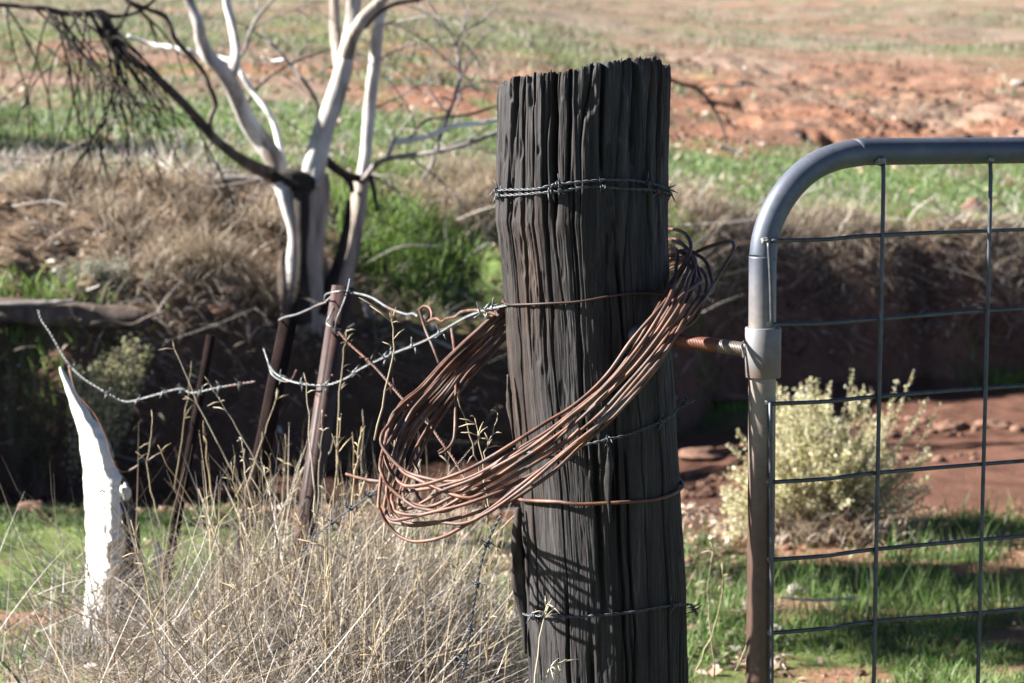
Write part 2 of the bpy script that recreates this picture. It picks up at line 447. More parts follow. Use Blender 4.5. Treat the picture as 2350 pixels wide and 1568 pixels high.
def masks(x, y):
    """green cover, dry cover, dark mud (0..1) at a place on the ground"""
    yf, zm, yt, zt = bank_lines(x)
    n1 = fbm(x * 0.35, y * 0.22, 4, 51); n2 = fbm(x * 1.6, y * 0.9, 4, 52); n3 = fbm(x * 6, y * 5, 3, 53)
    fy = y - yt
    # field
    stripL = sstep(17.6, 20.0, y + 5.0 * (n2 - .5) + 3 * (n1 - .5)) * (1 - sstep(25, 29, y + 8 * (n2 - .5) + 3 * (n3 - .5))) * (1 - sstep(1.8, 3.2, x))
    lobe = np.exp(-(((x - 4.8) / 3.3) ** 4)) * sstep(19.2, 20.6, y + 2.5 * (n2 - .5)) * (1 - sstep(38, 46, y + 6 * (n2 - .5)))
    far = sstep(27, 34, y)
    bare = np.clip(stripL * 1.15 * (1 - .6 * sstep(.52, .62, n2)) + lobe * 1.2 * (1 - .3 * sstep(.60, .70, n2)), 0, 1)
    bare = np.maximum(bare, .8 * sstep(2.5, 5, fy) * sstep(.60, .70, fbm(x * .8 + 2, y * .55, 4, 59)))
    bare = np.maximum(bare, far * sstep(0.46, 0.56, n2 * 0.6 + n1 * 0.4) * 0.9)
    g_field = (1 - bare) * sstep(0.30, 0.50, 0.6 * n2 + 0.4 * n3 + 0.10 * (1 - far))
    d_field = (1 - bare) * 0.35 + far * 0.3 * (1 - bare)
    dry_left = np.exp(-((y - yt - 0.6) / 1.6) ** 2) * (1 - sstep(-1.4, 0.2, x))
    g_field = g_field * (1 - 0.8 * dry_left); d_field = np.maximum(d_field, dry_left)
    # bank
    g_bank = np.exp(-((x + 0.25) / 0.40) ** 2 - ((y - 12.0) / 0.9) ** 2) * 1.2 + sstep(-0.3, 0.6, x) * 0.35 * sstep(0.45, 0.6, n2) + 0.18 * sstep(.5, .62, n2)
    d_bank = np.clip(0.85 - g_bank, 0, 1) * sstep(0.25, 0.5, n2 + 0.12)
    face = sstep(-0.15, 0.0, y - yf) * (1 - sstep(0.3, 0.7, y - yf))
    d_bank = d_bank * (1 - 0.65 * face); g_bank = g_bank * (1 - 0.7 * face)
    # near ground
    edge = np.interp(x, [-2, -0.8, 0.2, 0.9, 3], [8.0, 7.8, 7.4, 7.5, 8.2]) + 0.9 * (n2 - .5)
    lit = sstep(-0.45, 0.25, x) * (1 - sstep(0.45, 0.8, x)) * sstep(6.2, 7.0, y)      # litter strip seen under the coil
    lawn = (1 - sstep(-0.25, 0.25, y - edge))
    bare_n = sstep(0.57, 0.64, fbm(x * 1.3 + 4, y * 1.9, 4, 57)) * sstep(0.5, .8, x) * 0.95
    bare_n = np.maximum(bare_n, np.exp(-((y - 6.15) / 0.22) ** 2) * sstep(0.8, 1.1, x) * sstep(.35, .55, n2) * 0.95)
    bare_n = np.maximum(bare_n, np.exp(-((y - 6.25) / 0.22) ** 2 - ((x + 1.2) / 0.45) ** 2) * 1.3 * sstep(.35, .5, n3))
    d_near0 = .45 * sstep(.45, .55, fbm(x * 2.3, y * 2.3, 3, 58)) * sstep(.4, .7, x)
    g_near = lawn * (1 - 0.75 * lit) * (1 - np.clip(bare_n, 0, 1)) * sstep(0.22, 0.42, n2 * .6 + n3 * .4)
    d_near = lawn * np.clip(0.15 + 0.6 * lit + d_near0, 0, 1)
    mnd = np.exp(-((x + 0.5) / 0.85) ** 4) * np.exp(-((y - 4.1) / 1.5) ** 4)
    g_near = g_near * (1 - 0.9 * mnd); d_near = np.maximum(d_near, mnd)
    bedg = np.exp(-((x - 1.0) / 0.35) ** 2 - ((y - 12.3) / 0.5) ** 2) * 0.9
    g_near = np.maximum(g_near, bedg)
    isn = y < yf - 0.05; isf = y > yt
    g = np.where(isn, g_near, np.where(isf, g_field, g_bank))
    d = np.where(isn, d_near, np.where(isf, d_field, d_bank))
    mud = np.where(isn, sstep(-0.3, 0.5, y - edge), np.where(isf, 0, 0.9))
    return np.clip(g, 0, 1), np.clip(d, 0, 1), mud


def build_ground():
    ys = np.concatenate([np.arange(-4, 3, 0.25), np.arange(3, 9.5, 0.05), np.arange(9.5, 15.0, 0.025), np.arange(15, 30, 0.1),
                         np.geomspace(30, 60, 110), np.geomspace(61, 320, 60)])
    t = np.linspace(-1, 1, 461)
    s = t * (0.35 + 0.65 * np.abs(t) ** 2.2)
    X = s[None, :] * (4 + 0.75 * np.maximum(ys, 0))[:, None]; Y = np.repeat(ys[:, None], len(s), 1)
    x = X.ravel(); y = Y.ravel()
    z = h(x, y)
    g, d, mud = masks(x, y)
    n = fbm(x * 0.8, y * 0.5, 3, 61)[:, None]
    soil = np.array([0.235, 0.120, 0.076]) * (0.75 + 0.5 * n) + 0 * x[:, None]
    far = sstep(26, 45, y)[:, None]
    soil = soil * (1 - far) + far * np.array([0.225, 0.138, 0.098])
    wet_shade = np.array([0.125, 0.062, 0.042]) * (1 - .5 * (1 - sstep(.3, 1.2, x)))[:, None]      # left creek darkened further, its shade put into the soil colour
    c = soil * (1 - mud[:, None]) + wet_shade * mud[:, None]
    c = c * (1 - 0.65 * d[:, None]) + 0.65 * d[:, None] * np.array([0.225, 0.175, 0.120])
    gc = np.array([0.100, 0.158, 0.044]) * (1 - far) + far * np.array([0.145, 0.160, 0.092])
    c = c * (1 - 0.85 * g[:, None]) + 0.85 * g[:, None] * gc
    # old straw and grey litter drawn out in streaks over the slope
    st = (sstep(.48, .62, fbm(x * .55 + 3, y * .30, 5, 63)) * sstep(13, 20, y))[:, None]
    c = c * (1 - .55 * st) + .55 * st * np.array([.235, .195, .155])
    st = (sstep(.54, .62, fbm(x * 1.7 + 8, y * .8, 4, 64)) * sstep(13, 20, y))[:, None]
    c = c * (1 - .5 * st) + .5 * st * np.array([.085, .062, .048])
    nr, nc = X.shape
    i = np.arange(nr - 1)[:, None]; j = np.arange(nc - 1)[None, :]
    F = np.stack([i * nc + j, i * nc + j + 1, (i + 1) * nc + j + 1, (i + 1) * nc + j], -1).reshape(-1, 4)
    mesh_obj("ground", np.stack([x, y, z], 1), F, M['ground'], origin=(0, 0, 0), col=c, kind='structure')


build_ground()


# ------------------------------------------------------------------ blades
def blades(P, H, W, az, lean, bend, cols, segs=4, tipc=None, twist=None):
    """ribbon blades: base points P, length H, width W, heading az, lean (rad from vertical), extra bend"""
    N = len(P)
    t = np.linspace(0, 1, segs + 1)
    ang = lean[:, None] + bend[:, None] * t[None, :] ** 1.3
    ds = H[:, None] / segs
    hx = np.concatenate([np.zeros((N, 1)), np.cumsum(np.sin(ang[:, :-1]) * ds, 1)], 1)
    hz = np.concatenate([np.zeros((N, 1)), np.cumsum(np.cos(ang[:, :-1]) * ds, 1)], 1)
    C = np.empty((N, segs + 1, 3))
    C[..., 0] = P[:, None, 0] + hx * np.cos(az)[:, None]
    C[..., 1] = P[:, None, 1] + hx * np.sin(az)[:, None]
    C[..., 2] = P[:, None, 2] + hz
    sa = rng.uniform(0, np.pi, N)
    side = np.stack([np.cos(sa), np.sin(sa), np.zeros(N)], 1)
    w = W[:, None] * (1 - 0.85 * t[None, :] ** 1.5) * 0.5
    A = C - side[:, None, :] * w[..., None]; B = C + side[:, None, :] * w[..., None]
    V = np.stack([A, B], 2).reshape(-1, 3)
    k = 2 * (segs + 1)
    b = (np.arange(N) * k)[:, None]; j = (np.arange(segs) * 2)[None, :]
    F = np.stack([b + j, b + j + 1, b + j + 3, b + j + 2], -1).reshape(-1, 4)
    c = np.repeat(cols[:, None, :], k, 1)
    if tipc is not None:
        tt = np.repeat(t, 2)[None, :, None]
        c = c * (1 - tt) + tipc[:, None, :] * tt
    return V, F, c.reshape(-1, 3)


def pick(n, palette, jit=0.15):
    p = np.asarray(palette)
    c = p[rng.integers(0, len(p), n)] * (1 + jit * rng.standard_normal((n, 1)))
    return np.clip(c, 0.01, 0.9)


GREENS = [(0.090, 0.165, 0.034), (0.112, 0.200, 0.042), (0.15, 0.21, 0.062), (0.07, 0.125, 0.04), (.17, .19, .10)]
FGREENS = [(0.120, 0.185, 0.055), (0.150, 0.230, 0.080), (0.165, 0.220, 0.105), (0.10, 0.155, 0.05)]
STRAW = [(0.33, 0.26, 0.18), (0.38, 0.32, 0.24), (0.27, 0.205, 0.14), (0.42, 0.375, 0.31), (0.22, 0.165, 0.115)]
GSTRAW = [(0.27, 0.245, 0.22), (0.33, 0.305, 0.28), (0.20, 0.178, 0.158), (0.39, 0.365, 0.335)]


def scatter(n, x0, x1, y0, y1, f):
    x = rng.uniform(x0, x1, n); y = rng.uniform(y0, y1, n)
    k = rng.uniform(0, 1, n) < f(x, y)
    return x[k], y[k]


def fan(n, y0, y1, spread, pw=1.0):
    y = y0 + (y1 - y0) * rng.uniform(0, 1, n) ** pw
    x = rng.uniform(-1, 1, n) * spread * (1.0 + y)
    return x, y


def stuff(name, parts, m, label):
    mb = MB()
    for V, F, c in parts: mb.add(V, F, c)
    return mb.build(name, m, origin=(0, 0, 0), label=label, kind='stuff', smooth=False)


def grass_set(x, y, hmin, hmax, w, pal, lean=(0.1, 0.6), bend=(0.1, 0.8), segs=3):
    n = len(x)
    P = np.stack([x, y, h(x, y) - 0.005], 1)
    return blades(P, rng.uniform(hmin, hmax, n), np.full(n, w) * rng.uniform(0.6, 1.3, n), rng.uniform(0, 2 * np.pi, n),
                  rng.uniform(*lean, n), rng.uniform(*bend, n), pick(n, pal), segs)


# near green turf
x, y = fan(170000, 3.8, 9.0, 0.26, 0.9)
g, d, mu = masks(x, y)
k = rng.uniform(0, 1, len(x)) < g * sstep(0.25, 0.6, fbm(x * 4, y * 4, 3, 71)) * 1.1
gp = [grass_set(x[k], y[k], 0.015, 0.055, 0.005, GREENS, (0.1, 0.9), (0.1, 1.0), 2)]
x, y = scatter(2600, 0.3, 2.4, 4.2, 8.2, lambda x, y: masks(x, y)[0] * sstep(0.5, 0.62, fbm(x * 2.2, y * 2.2, 3, 72)))
for _ in range(5):
    gp.append(grass_set(x + rng.normal(0, .02, len(x)), y + rng.normal(0, .02, len(y)), 0.05, 0.14, 0.004, GREENS, (0.05, .5), (.1, .9), 3))
stuff("green_grass", gp, M['green'], "short bright green turf growing on the ground beyond post and gate")

# field sward
x, y = fan(190000, 12.0, 48, 0.24, 1.5)
g, d, mu = masks(x, y); yt = bank_lines(x)[2]
k = (y > yt - 0.1) & (rng.uniform(0, 1, len(x)) < g * sstep(0.22, 0.55, fbm(x * 2.6, y * 1.6, 3, 73)))
fp = [grass_set(x[k], y[k], 0.02, 0.07, 0.014, FGREENS, (0.1, 0.9), (0.1, 1.0), 2)]
k = (y > yt - 0.1) & (rng.uniform(0, 1, len(x)) < d * 0.30 * sstep(0.35, 0.6, fbm(x * 2.0 + 9, y * 1.3, 3, 74)))
fp.append(grass_set(x[k], y[k], 0.03, 0.12, 0.012, GSTRAW, (0.2, 1.2), (0.1, 0.7), 2))
x, y = fan(42000, 22, 75, .24, 1.2)
g, d, mu = masks(x, y)
k = rng.uniform(0, 1, len(x)) < sstep(.42, .60, fbm(x * .9, y * .5, 4, 75)) * (.15 + .85 * g)
fp.append(grass_set(x[k], y[k], 0.04, 0.16, 0.035, [(.15, .18, .085), (.18, .17, .12), (.11, .12, .06), (.24, .20, .15), (.09, .075, .05)], (0.1, 0.9), (0.1, .8), 2))
stuff("field_grass", fp, M['green'], "grey green sward and straw on the sloping field")

# dry grass and straw on the far bank
bp = []
def bank_scatter(n):
    x = rng.uniform(-3.4, 4.0, n); s = rng.uniform(-0.05, 1.15, n)
    yf, zm, yt, zt = bank_lines(x)
    return x, yf + 0.1 + s * (yt - yf), s
x, y, s = bank_scatter(40000)
g, d, mu = masks(x, y)
cl = fbm(x * 3.0, y * 3.0, 3, 81)
k = rng.uniform(0, 1, len(x)) < np.clip(d * sstep(0.48, 0.60, cl), 0, 1) * (1 - .70 * sstep(0, .6, x))
xx, yy = x[k], y[k]; n = len(xx)
az = rng.normal(-np.pi / 2, 0.9, n)                         # hangs down towards the creek
bp.append(blades(np.stack([xx, yy, h(xx, yy)], 1), rng.uniform(0.06, 0.26, n) * (1 - .5 * sstep(.7, 1.0, s[k])), rng.uniform(0.003, 0.009, n), az,
                 rng.uniform(0.5, 1.4, n), rng.uniform(0.5, 1.7, n), pick(n, GSTRAW + STRAW + STRAW + [(.14, .10, .075), (.18, .14, .11)], .3) * 1.12, 4))
x, y, s = bank_scatter(5500)
g, d, mu = masks(x, y)
k = rng.uniform(0, 1, len(x)) < sstep(0.45, 0.6, fbm(x * 1.8 + 3, y * 1.8, 3, 82)) * 0.7
xx, yy = x[k], y[k]; n = len(xx)
bp.append(blades(np.stack([xx, yy, h(xx, yy) + .01], 1), rng.uniform(0.15, 0.55, n), rng.uniform(0.004, 0.009, n), rng.uniform(0, 2 * np.pi, n),
                 rng.uniform(1.0, 1.8, n), rng.uniform(-.3, .6, n), pick(n, GSTRAW + [(0.16, .12, .09)]) * 1.15, 3))
# bright straw tussocks on the ledge
for (u, v, Y, nn, hh) in [(500, 700, 11.0, 500, .30), (560, 720, 11.0, 400, .28), (420, 690, 10.9, 350, .22), (610, 640, 11.6, 200, .3), (1060, 500, 13.2, 500, .30),
                          (1010, 600, 12.6, 350, .28), (1100, 620, 12.7, 350, .3), (1600, 520, 13.4, 500, .30), (1680, 560, 13.4, 350, .26), (2000, 590, 13.9, 300, .22),
                          (1860, 590, 13.8, 300, .22), (1840, 1200, 7.5, 260, .20), (1930, 1215, 7.45, 260, .18), (1760, 1190, 7.6, 160, .16), (2010, 1190, 7.6, 120, .14), (2280, 600, 14.1, 300, .22), (1580, 470, 13.7, 260, .2), (1700, 500, 13.8, 260, .2), (1830, 530, 14.0, 240, .18), (1960, 550, 14.1, 240, .18), (2110, 560, 14.2, 240, .18), (2240, 575, 14.3, 240, .18), (2340, 590, 14.4, 240, .2), (1620, 600, 13.1, 260, .25), (1590, 700, 12.8, 200, .2), (350, 520, 11.8, 300, .22), (180, 470, 11.9, 250, .2), (80, 560, 11.5, 250, .2), (440, 560, 11.6, 350, .25), (300, 600, 11.2, 300, .2), (1130, 540, 13.0, 350, .25), (1060, 640, 12.4, 250, .25)]:
    p = at(u, v, Y)
    xx = p[0] + rng.normal(0, .10, nn); yy = p[1] + rng.normal(0, .08, nn)
    bp.append(blades(np.stack([xx, yy, h(xx, yy)], 1), rng.uniform(.4, 1, nn) * hh * 1.25, rng.uniform(.004, .008, nn), rng.normal(-np.pi / 2, 1.0, nn),
                     rng.uniform(.2, 1.0, nn), rng.uniform(.9, 2.0, nn), pick(nn, STRAW) * 1.2, 5))
n = 4200
x = rng.uniform(.5, 4.2, n); yf, zm, yt, zt = bank_lines(x)
y = yf + rng.uniform(.15, 1.0, n) * (yt - yf) * 1.02
k = rng.uniform(0, 1, n) < sstep(.42, .58, fbm(x * 2.4, y * 2.4, 3, 83))
x, y = x[k], y[k]; n = len(x)
bp.append(blades(np.stack([x, y, h(x, y) + .01], 1), rng.uniform(.08, .30, n), rng.uniform(.004, .009, n), rng.normal(-np.pi / 2, .8, n),
                 rng.uniform(.9, 1.6, n), rng.uniform(.5, 1.5, n), pick(n, GSTRAW + STRAW + [(.15, .10, .07), (.20, .14, .10)], .3), 5))
stuff("bank_straw", bp, M['dry'], "tangled dry straw hanging over the shaded creek bank")

mbt = MB()
for q in range(420):
    x, y, s_ = bank_scatter(1)
    p = np.array([x[0], y[0], float(h(x, y)[0]) + random.uniform(.0, .06)])
    L = random.uniform(.10, .55) * (1 if random.random() < .85 else 1.6)
    a = random.uniform(0, 6.28); dv = np.array([math.cos(a), math.sin(a) * .7, random.uniform(-.5, .6)])
    C = spline([p, p + dv * L * .5 + rng.normal(0, .02, 3), p + dv * L + rng.normal(0, .03, 3)], 4)
    mbt.tube(C, np.linspace(random.uniform(.003, .009), .002, len(C)), 5, c=pick(1, [(.30, .26, .23), (.40, .36, .33), (.18, .13, .10), (.10, .075, .06), (.24, .17, .12)])[0])
mbt.build("bank_twigs", M['dry'], origin=(0, 0, 0), label="grey dead twigs and roots strewn over the creek bank", kind='stuff')
gb = []
for (u, v, Y, nn, sp, hh) in [(905, 640, 12.1, 900, .16, .20), (860, 600, 12.3, 500, .14, .2), (940, 690, 11.9, 500, .14, .2), (900, 730, 11.6, 500, .14, .16), (590, 450, 12.9, 250, .16, .14),
                              (850, 480, 13.0, 300, .12, .16), (960, 500, 13.1, 300, .14, .15), (1560, 690, 13.0, 250, .12, .14), (1640, 880, 12.4, 260, .12, .08), (1690, 880, 12.5, 200, .1, .08),
                              (120, 760, 10.3, 250, .2, .14), (20, 780, 10.3, 250, .2, .14), (2300, 800, 13.6, 200, .15, .12), (1620, 470, 14.0, 300, .2, .1), (1720, 490, 14.1, 300, .2, .1), (1850, 505, 14.3, 300, .25, .09), (2000, 520, 14.5, 300, .25, .09), (2150, 535, 14.6, 300, .25, .09), (2280, 545, 14.8, 300, .25, .09), (1640, 640, 13.2, 200, .12, .14)]:
    p = at(u, v, Y)
    xx = p[0] + rng.normal(0, sp, nn); yy = p[1] + rng.normal(0, sp * .8, nn)
    gb.append(blades(np.stack([xx, yy, h(xx, yy)], 1), rng.uniform(.4, 1, nn) * hh, rng.uniform(.005, .010, nn), rng.uniform(0, 2 * np.pi, nn),
                     rng.uniform(0, .7, nn), rng.uniform(.2, 1.3, nn), pick(nn, [(0.12, .21, .035), (.15, .25, .05), (.09, .16, .03), (.19, .25, .07)]), 4))
stuff("bank_grass", gb, M['green'], "lush green grass tufts growing between straw on the creek bank")

# foreground dry grass on the mound
dp = []
def dens(x, y):
    xl = np.interp(y, [3.2, 3.9, 4.4, 5.0, 5.5], [-.76, -.72, -.68, -.66, -.60]) + .16 * (fbm(x * 3, y * 3, 3, 90) - .5)
    a = sstep(0, .16, x - xl) * (1 - sstep(-.30, .06, x - .10 * (y - 4))) * np.exp(-((y - 4.25) / 1.0) ** 6)
    b = np.exp(-((x - 0.0) / 0.20) ** 2) * np.exp(-((y - 4.1) / 0.8) ** 4) * 0.35
    c = np.exp(-((x + .95) / .22) ** 2 - ((y - 4.2) / .45) ** 2) * .07 + np.exp(-((x + .84) / .13) ** 2 - ((y - 4.72) / .22) ** 2) * .6
    e = np.exp(-((x - .36) / .07) ** 2 - ((y - 4.3) / .4) ** 2) * .22
    return np.clip(a + b + c + e, 0, 1)
x, y = scatter(54000, -1.5, 0.5, 3.2, 5.5, lambda x, y: dens(x, y) * sstep(0.25, 0.55, fbm(x * 5, y * 5, 3, 91)))
n = len(x)
cl = fbm(x * 2.2, y * 2.2, 2, 92)
warm = sstep(-0.72, -0.35, x + 0.4 * (cl - .5))[:, None]
colr = (pick(n, STRAW, .25) * warm + pick(n, GSTRAW, .25) * (1 - warm)) * rng.choice([.28, .5, .75, .95], (n, 1))
hgt = (0.05 + 0.31 * rng.uniform(0, 1, n) ** 1.8) * (0.40 + 1.1 * cl) * (0.60 + 0.40 * sstep(3.6, 4.5, y)) * (.58 + .42 * sstep(-.75, -.45, x))
dp.append(blades(np.stack([x, y, h(x, y) - .01], 1), hgt, rng.uniform(.0016, .0036, n), rng.uniform(0, 2 * np.pi, n),
                 np.abs(rng.normal(0, .50, n)), rng.normal(.35, .9, n), colr, 4))
# broken straw lying across
x, y = scatter(24000, -1.5, 0.3, 3.3, 5.3, lambda x, y: dens(x, y))
n = len(x)
dp.append(blades(np.stack([x, y, h(x, y) + rng.uniform(0.0, .20, n)], 1), rng.uniform(.08, .36, n), rng.uniform(.0016, .0036, n), rng.uniform(0, 2 * np.pi, n),
                 rng.uniform(.7, 1.75, n), rng.normal(0, .5, n), pick(n, GSTRAW + STRAW + [(.13, .10, .08)], .25) * .88, 4))
# fine wiry tangle
x, y = scatter(9000, -1.6, 0.3, 3.3, 5.4, lambda x, y: dens(x, y) * sstep(.4, .55, fbm(x * 4 + 7, y * 4, 3, 95)))
n = len(x)
dp.append(blades(np.stack([x, y, h(x, y)], 1), rng.uniform(.1, .3, n), rng.uniform(.0010, .0018, n), rng.uniform(0, 2 * np.pi, n),
                 rng.uniform(0, .9, n), rng.normal(.3, 1.0, n), pick(n, [(.16, .13, .11), (.24, .2, .17), (.32, .28, .24)]), 5))
x, y = scatter(5000, -1.3, 0.2, 3.4, 5.2, lambda x, y: dens(x, y) * sstep(.4, .6, fbm(x * 5 + 2, y * 5, 2, 97)))
n = len(x)
dp.append(blades(np.stack([x, y, h(x, y) + rng.uniform(0, .06, n)], 1), rng.uniform(.06, .24, n), rng.uniform(.004, .008, n), rng.uniform(0, 2 * np.pi, n),
                 rng.uniform(.3, 1.6, n), rng.normal(.3, 1.0, n), pick(n, [(.40, .33, .24), (.30, .23, .16), (.20, .15, .11), (.14, .105, .08), (.46, .42, .36)], .2), 4))
# taller stalks
x, y = scatter(3600, -1.25, 0.25, 3.7, 5.3, lambda x, y: dens(x, y) * (.25 + .6 * sstep(-.6, -.3, x)) * sstep(.35, .55, fbm(x * 6, y * 6, 2, 96)))
n = len(x)
dp.append(blades(np.stack([x, y, h(x, y)], 1), rng.uniform(.22, .50, n), rng.uniform(.0018, .0034, n), rng.uniform(0, 2 * np.pi, n),
                 np.abs(rng.normal(0, .18, n)), rng.normal(.1, .3, n), pick(n, [(.37, .29, .19), (.31, .24, .16), (.43, .36, .26), (.34, .30, .25)], .25), 5))
# single stalks seen against the dark creek, each with a frayed seed head
mbS = MB()
RS = []
while len(RS) < 90:
    x_ = random.uniform(-.78, .05); y_ = random.uniform(3.7, 5.0)
    if random.random() > float(dens(np.array([x_]), np.array([y_]))[0]): continue
    z_ = float(h(np.array([x_]), np.array([y_]))[0]); H_ = random.uniform(.26, .50); a_ = random.uniform(0, 6.28); l_ = abs(random.gauss(0, .28))
    b_ = np.array([x_, y_, z_]); d_ = np.array([math.cos(a_) * l_, math.sin(a_) * l_, 1.0])
    RS.append(np.array([b_, b_ + d_ * H_ * .55, b_ + d_ * H_ * .95 + np.array([math.cos(a_), math.sin(a_), -.3]) * l_ * .12]))
for (ut, vt, um, vm, ub, vb, Y) in [(400, 800, 470, 960, 590, 1180, 4.6), (895, 720, 903, 800, 860, 1010, 3.75), (440, 830, 425, 960, 400, 1120, 4.9), (640, 900, 600, 1010, 560, 1140, 4.7),
                                    (555, 1010, 565, 1100, 590, 1200, 4.4), (620, 1040, 620, 1120, 625, 1220, 4.4), (700, 860, 712, 1000, 725, 1200, 4.2), (795, 760, 780, 900, 765, 1180, 4.5),
                                    (1090, 960, 1105, 1050, 1118, 1200, 3.5), (1050, 915, 1090, 1040, 1130, 1180, 3.6), (1145, 950, 1115, 1040, 1105, 1090, 3.6), (530, 1060, 545, 1150, 560, 1260, 4.3),
                                    (780, 950, 775, 1060, 770, 1200, 4.2), (830, 980, 815, 1080, 800, 1230, 4.1), (740, 940, 735, 1040, 728, 1180, 4.3), (1640, 1250, 1625, 1360, 1640, 1560, 4.4),
                                    (1770, 1330, 1740, 1420, 1690, 1540, 4.4), (1660, 1290, 1650, 1400, 1600, 1540, 4.3), (1255, 1385, 1240, 1460, 1225, 1600, 3.3), (1300, 1515, 1260, 1540, 1230, 1600, 3.3),
                                    (470, 1000, 480, 1100, 500, 1200, 4.6), (350, 960, 340, 1080, 370, 1220, 4.8), (905, 1010, 890, 1120, 880, 1240, 4.0), (480, 880, 560, 1010, 650, 1170, 4.5)]:
    RS.append(np.array([at(ub, vb, Y), at(um, vm, Y), at(ut, vt, Y)]))
for P3 in RS:
    P3 = spline(P3, 6)
    P3 = P3 + rng.normal(0, .0012, P3.shape)
    r = np.linspace(.0017, .0007, len(P3))
    c = pick(1, [(.40, .31, .18), (.34, .28, .19), (.44, .38, .28)])[0]
    mbS.tube(P3, r, 5, c=c)
    T = P3[-1] - P3[-5]
    for q in range(random.randint(3, 8)):
        b = P3[-1 - random.randint(0, 6)]
        dv = T / np.linalg.norm(T) * random.uniform(.004, .02) + rng.normal(0, .012, 3)
        mbS.tube(np.array([b, b + dv * .6, b + dv * 1.2 + [0, 0, -.004]]), np.array([.0006, .0012, .0004]), 4, c=c * 1.1)
sv = np.vstack(mbS.V); sf = np.vstack(mbS.F[4]); sc_ = np.vstack(mbS.C)
dp.append((sv, sf, sc_))
stuff("dry_grass", dp, M['dry'], "thick tangle of dry straw coloured grass on the mound left of the post")

# leaf and twig litter
lp = []
def litter(x, y, s0, s1, pal, lift=0.006):
    n = len(x)
    P = np.stack([x, y, h(x, y) + lift], 1)
    s = rng.uniform(s0, s1, n)
    a = rng.uniform(0, 2 * np.pi, n); tl = rng.normal(0, .45, (n, 2))
    U = np.stack([np.cos(a), np.sin(a), tl[:, 0]], 1) * s[:, None]; Wv = np.stack([-np.sin(a), np.cos(a), tl[:, 1]], 1) * (s * rng.uniform(.2, .55, n))[:, None]
    V = np.stack([P - U, P - Wv + [0, 0, .004], P + U, P + Wv], 1).reshape(-1, 3)
    F = np.arange(n * 4).reshape(n, 4)
    return V, F, np.repeat(pick(n, pal), 4, 0)
LIT = [(.22, .13, .085), (.30, .2, .14), (.40, .32, .25), (.15, .09, .06), (.48, .42, .36)]
x, y = scatter(5200, -.5, .7, 5.6, 8.2, lambda x, y: .8 + 0 * x); lp.append(litter(x, y, .008, .028, LIT))
x, y = scatter(3600, .3, 2.2, 4.2, 8.2, lambda x, y: .25 + .7 * (1 - masks(x, y)[0])); lp.append(litter(x, y, .004, .015, LIT[:4]))
x, y = scatter(2500, -2.2, -.8, 5.4, 8.4, lambda x, y: .15 + .85 * (1 - masks(x, y)[0])); lp.append(litter(x, y, .006, .022, LIT))
x, y = scatter(700, -1.4, .2, 3.4, 5.2, lambda x, y: .6 + 0 * x); lp.append(litter(x, y, .008, .024, LIT, .03))
x, y, s = bank_scatter(9000); lp.append(litter(x, y, .008, .030, LIT + [(.1, .06, .045)]))
x, y = fan(9000, 14, 46, .24, 1.3); lp.append(litter(x, y, .010, .045, LIT + [(.35, .2, .14)], .012))
stuff("leaf_litter", lp, M['dry'], "fallen leaves and bark flakes lying over soil and turf")

# crumbled soil on the bare slope and along the creek
mbc = MB()
def crumbs(x, y, s0, s1):
    for a_, b_, z_ in zip(x, y, h(x, y)):
        q = rng.uniform(s0, s1)
        V, F = clod_geo(a_, b_, z_ + q * .25, q)
        mbc.add(V, F)
def clod_geo(x, y, z, q):
    th = np.linspace(0.05, np.pi - .05, 5)[:, None]; ph = np.linspace(0, 2 * np.pi, 7, endpoint=False)[None, :] + rng.uniform(0, 6)
    r = q * (1 + .7 * (rng.uniform(0, 1, (5, 7)) - .5))
    V = np.stack([x + r * np.sin(th) * np.cos(ph) * 1.2, y + r * np.sin(th) * np.sin(ph), z + r * (np.cos(th) + 0 * ph) * .7], -1).reshape(-1, 3)
    i = np.arange(4)[:, None]; j = np.arange(7)[None, :]; j2 = (j + 1) % 7
    return V, np.stack([i * 7 + j, (i + 1) * 7 + j, (i + 1) * 7 + j2, i * 7 + j2], -1).reshape(-1, 4)
x, y = scatter(1900, 1.2, 9, 19.5, 38, lambda x, y: (1 - masks(x, y)[0]) * sstep(.48, .62, fbm(x * .9, y * .5, 3, 76)))
crumbs(x, y, .012, .042)
x, y = scatter(700, -6, 3, 18, 30, lambda x, y: (1 - masks(x, y)[0]) * .6); crumbs(x, y, .012, .03)
x, y = scatter(900, .5, 3.2, 8.5, 13.2, lambda x, y: sstep(.5, .62, fbm(x * 1.6, y * 1.2, 3, 77))); crumbs(x, y, .008, .035)
x, y = scatter(260, -2.4, -.6, 7.75, 8.5, lambda x, y: .8 + 0 * x); crumbs(x, y, .006, .022)
x, y = scatter(160, .3, 2.2, 5.2, 8.2, lambda x, y: 1 - masks(x, y)[0]); crumbs(x, y, .005, .018)
mbc.build("soil_crumbs", M['clod'], origin=(0, 0, 0), label="loose red soil crumbs over the bare slope and creek bed", kind='stuff')

# ------------------------------------------------------------------ wooden post
PY = 3.50
L_U = [(120, 1142), (200, 1143), (300, 1141), (470, 1141), (505, 1140), (540, 1146), (600, 1153), (700, 1160), (850, 1168), (1000, 1181), (1100, 1190), (1200, 1196), (1350, 1204), (1568, 1212), (2300, 1222)]
R_U = [(120, 1538), (165, 1538), (300, 1533), (450, 1531), (600, 1534), (800, 1542), (950, 1552), (1100, 1562), (1350, 1575), (1568, 1580), (2300, 1600)]
_zt = np.array([at(1340, v, PY)[2] for v, _ in L_U]); _xl = np.array([at(u, v, PY)[0] for v, u in L_U])
_zr = np.array([at(1340, v, PY)[2] for v, _ in R_U]); _xr = np.array([at(u, v, PY)[0] for v, u in R_U])


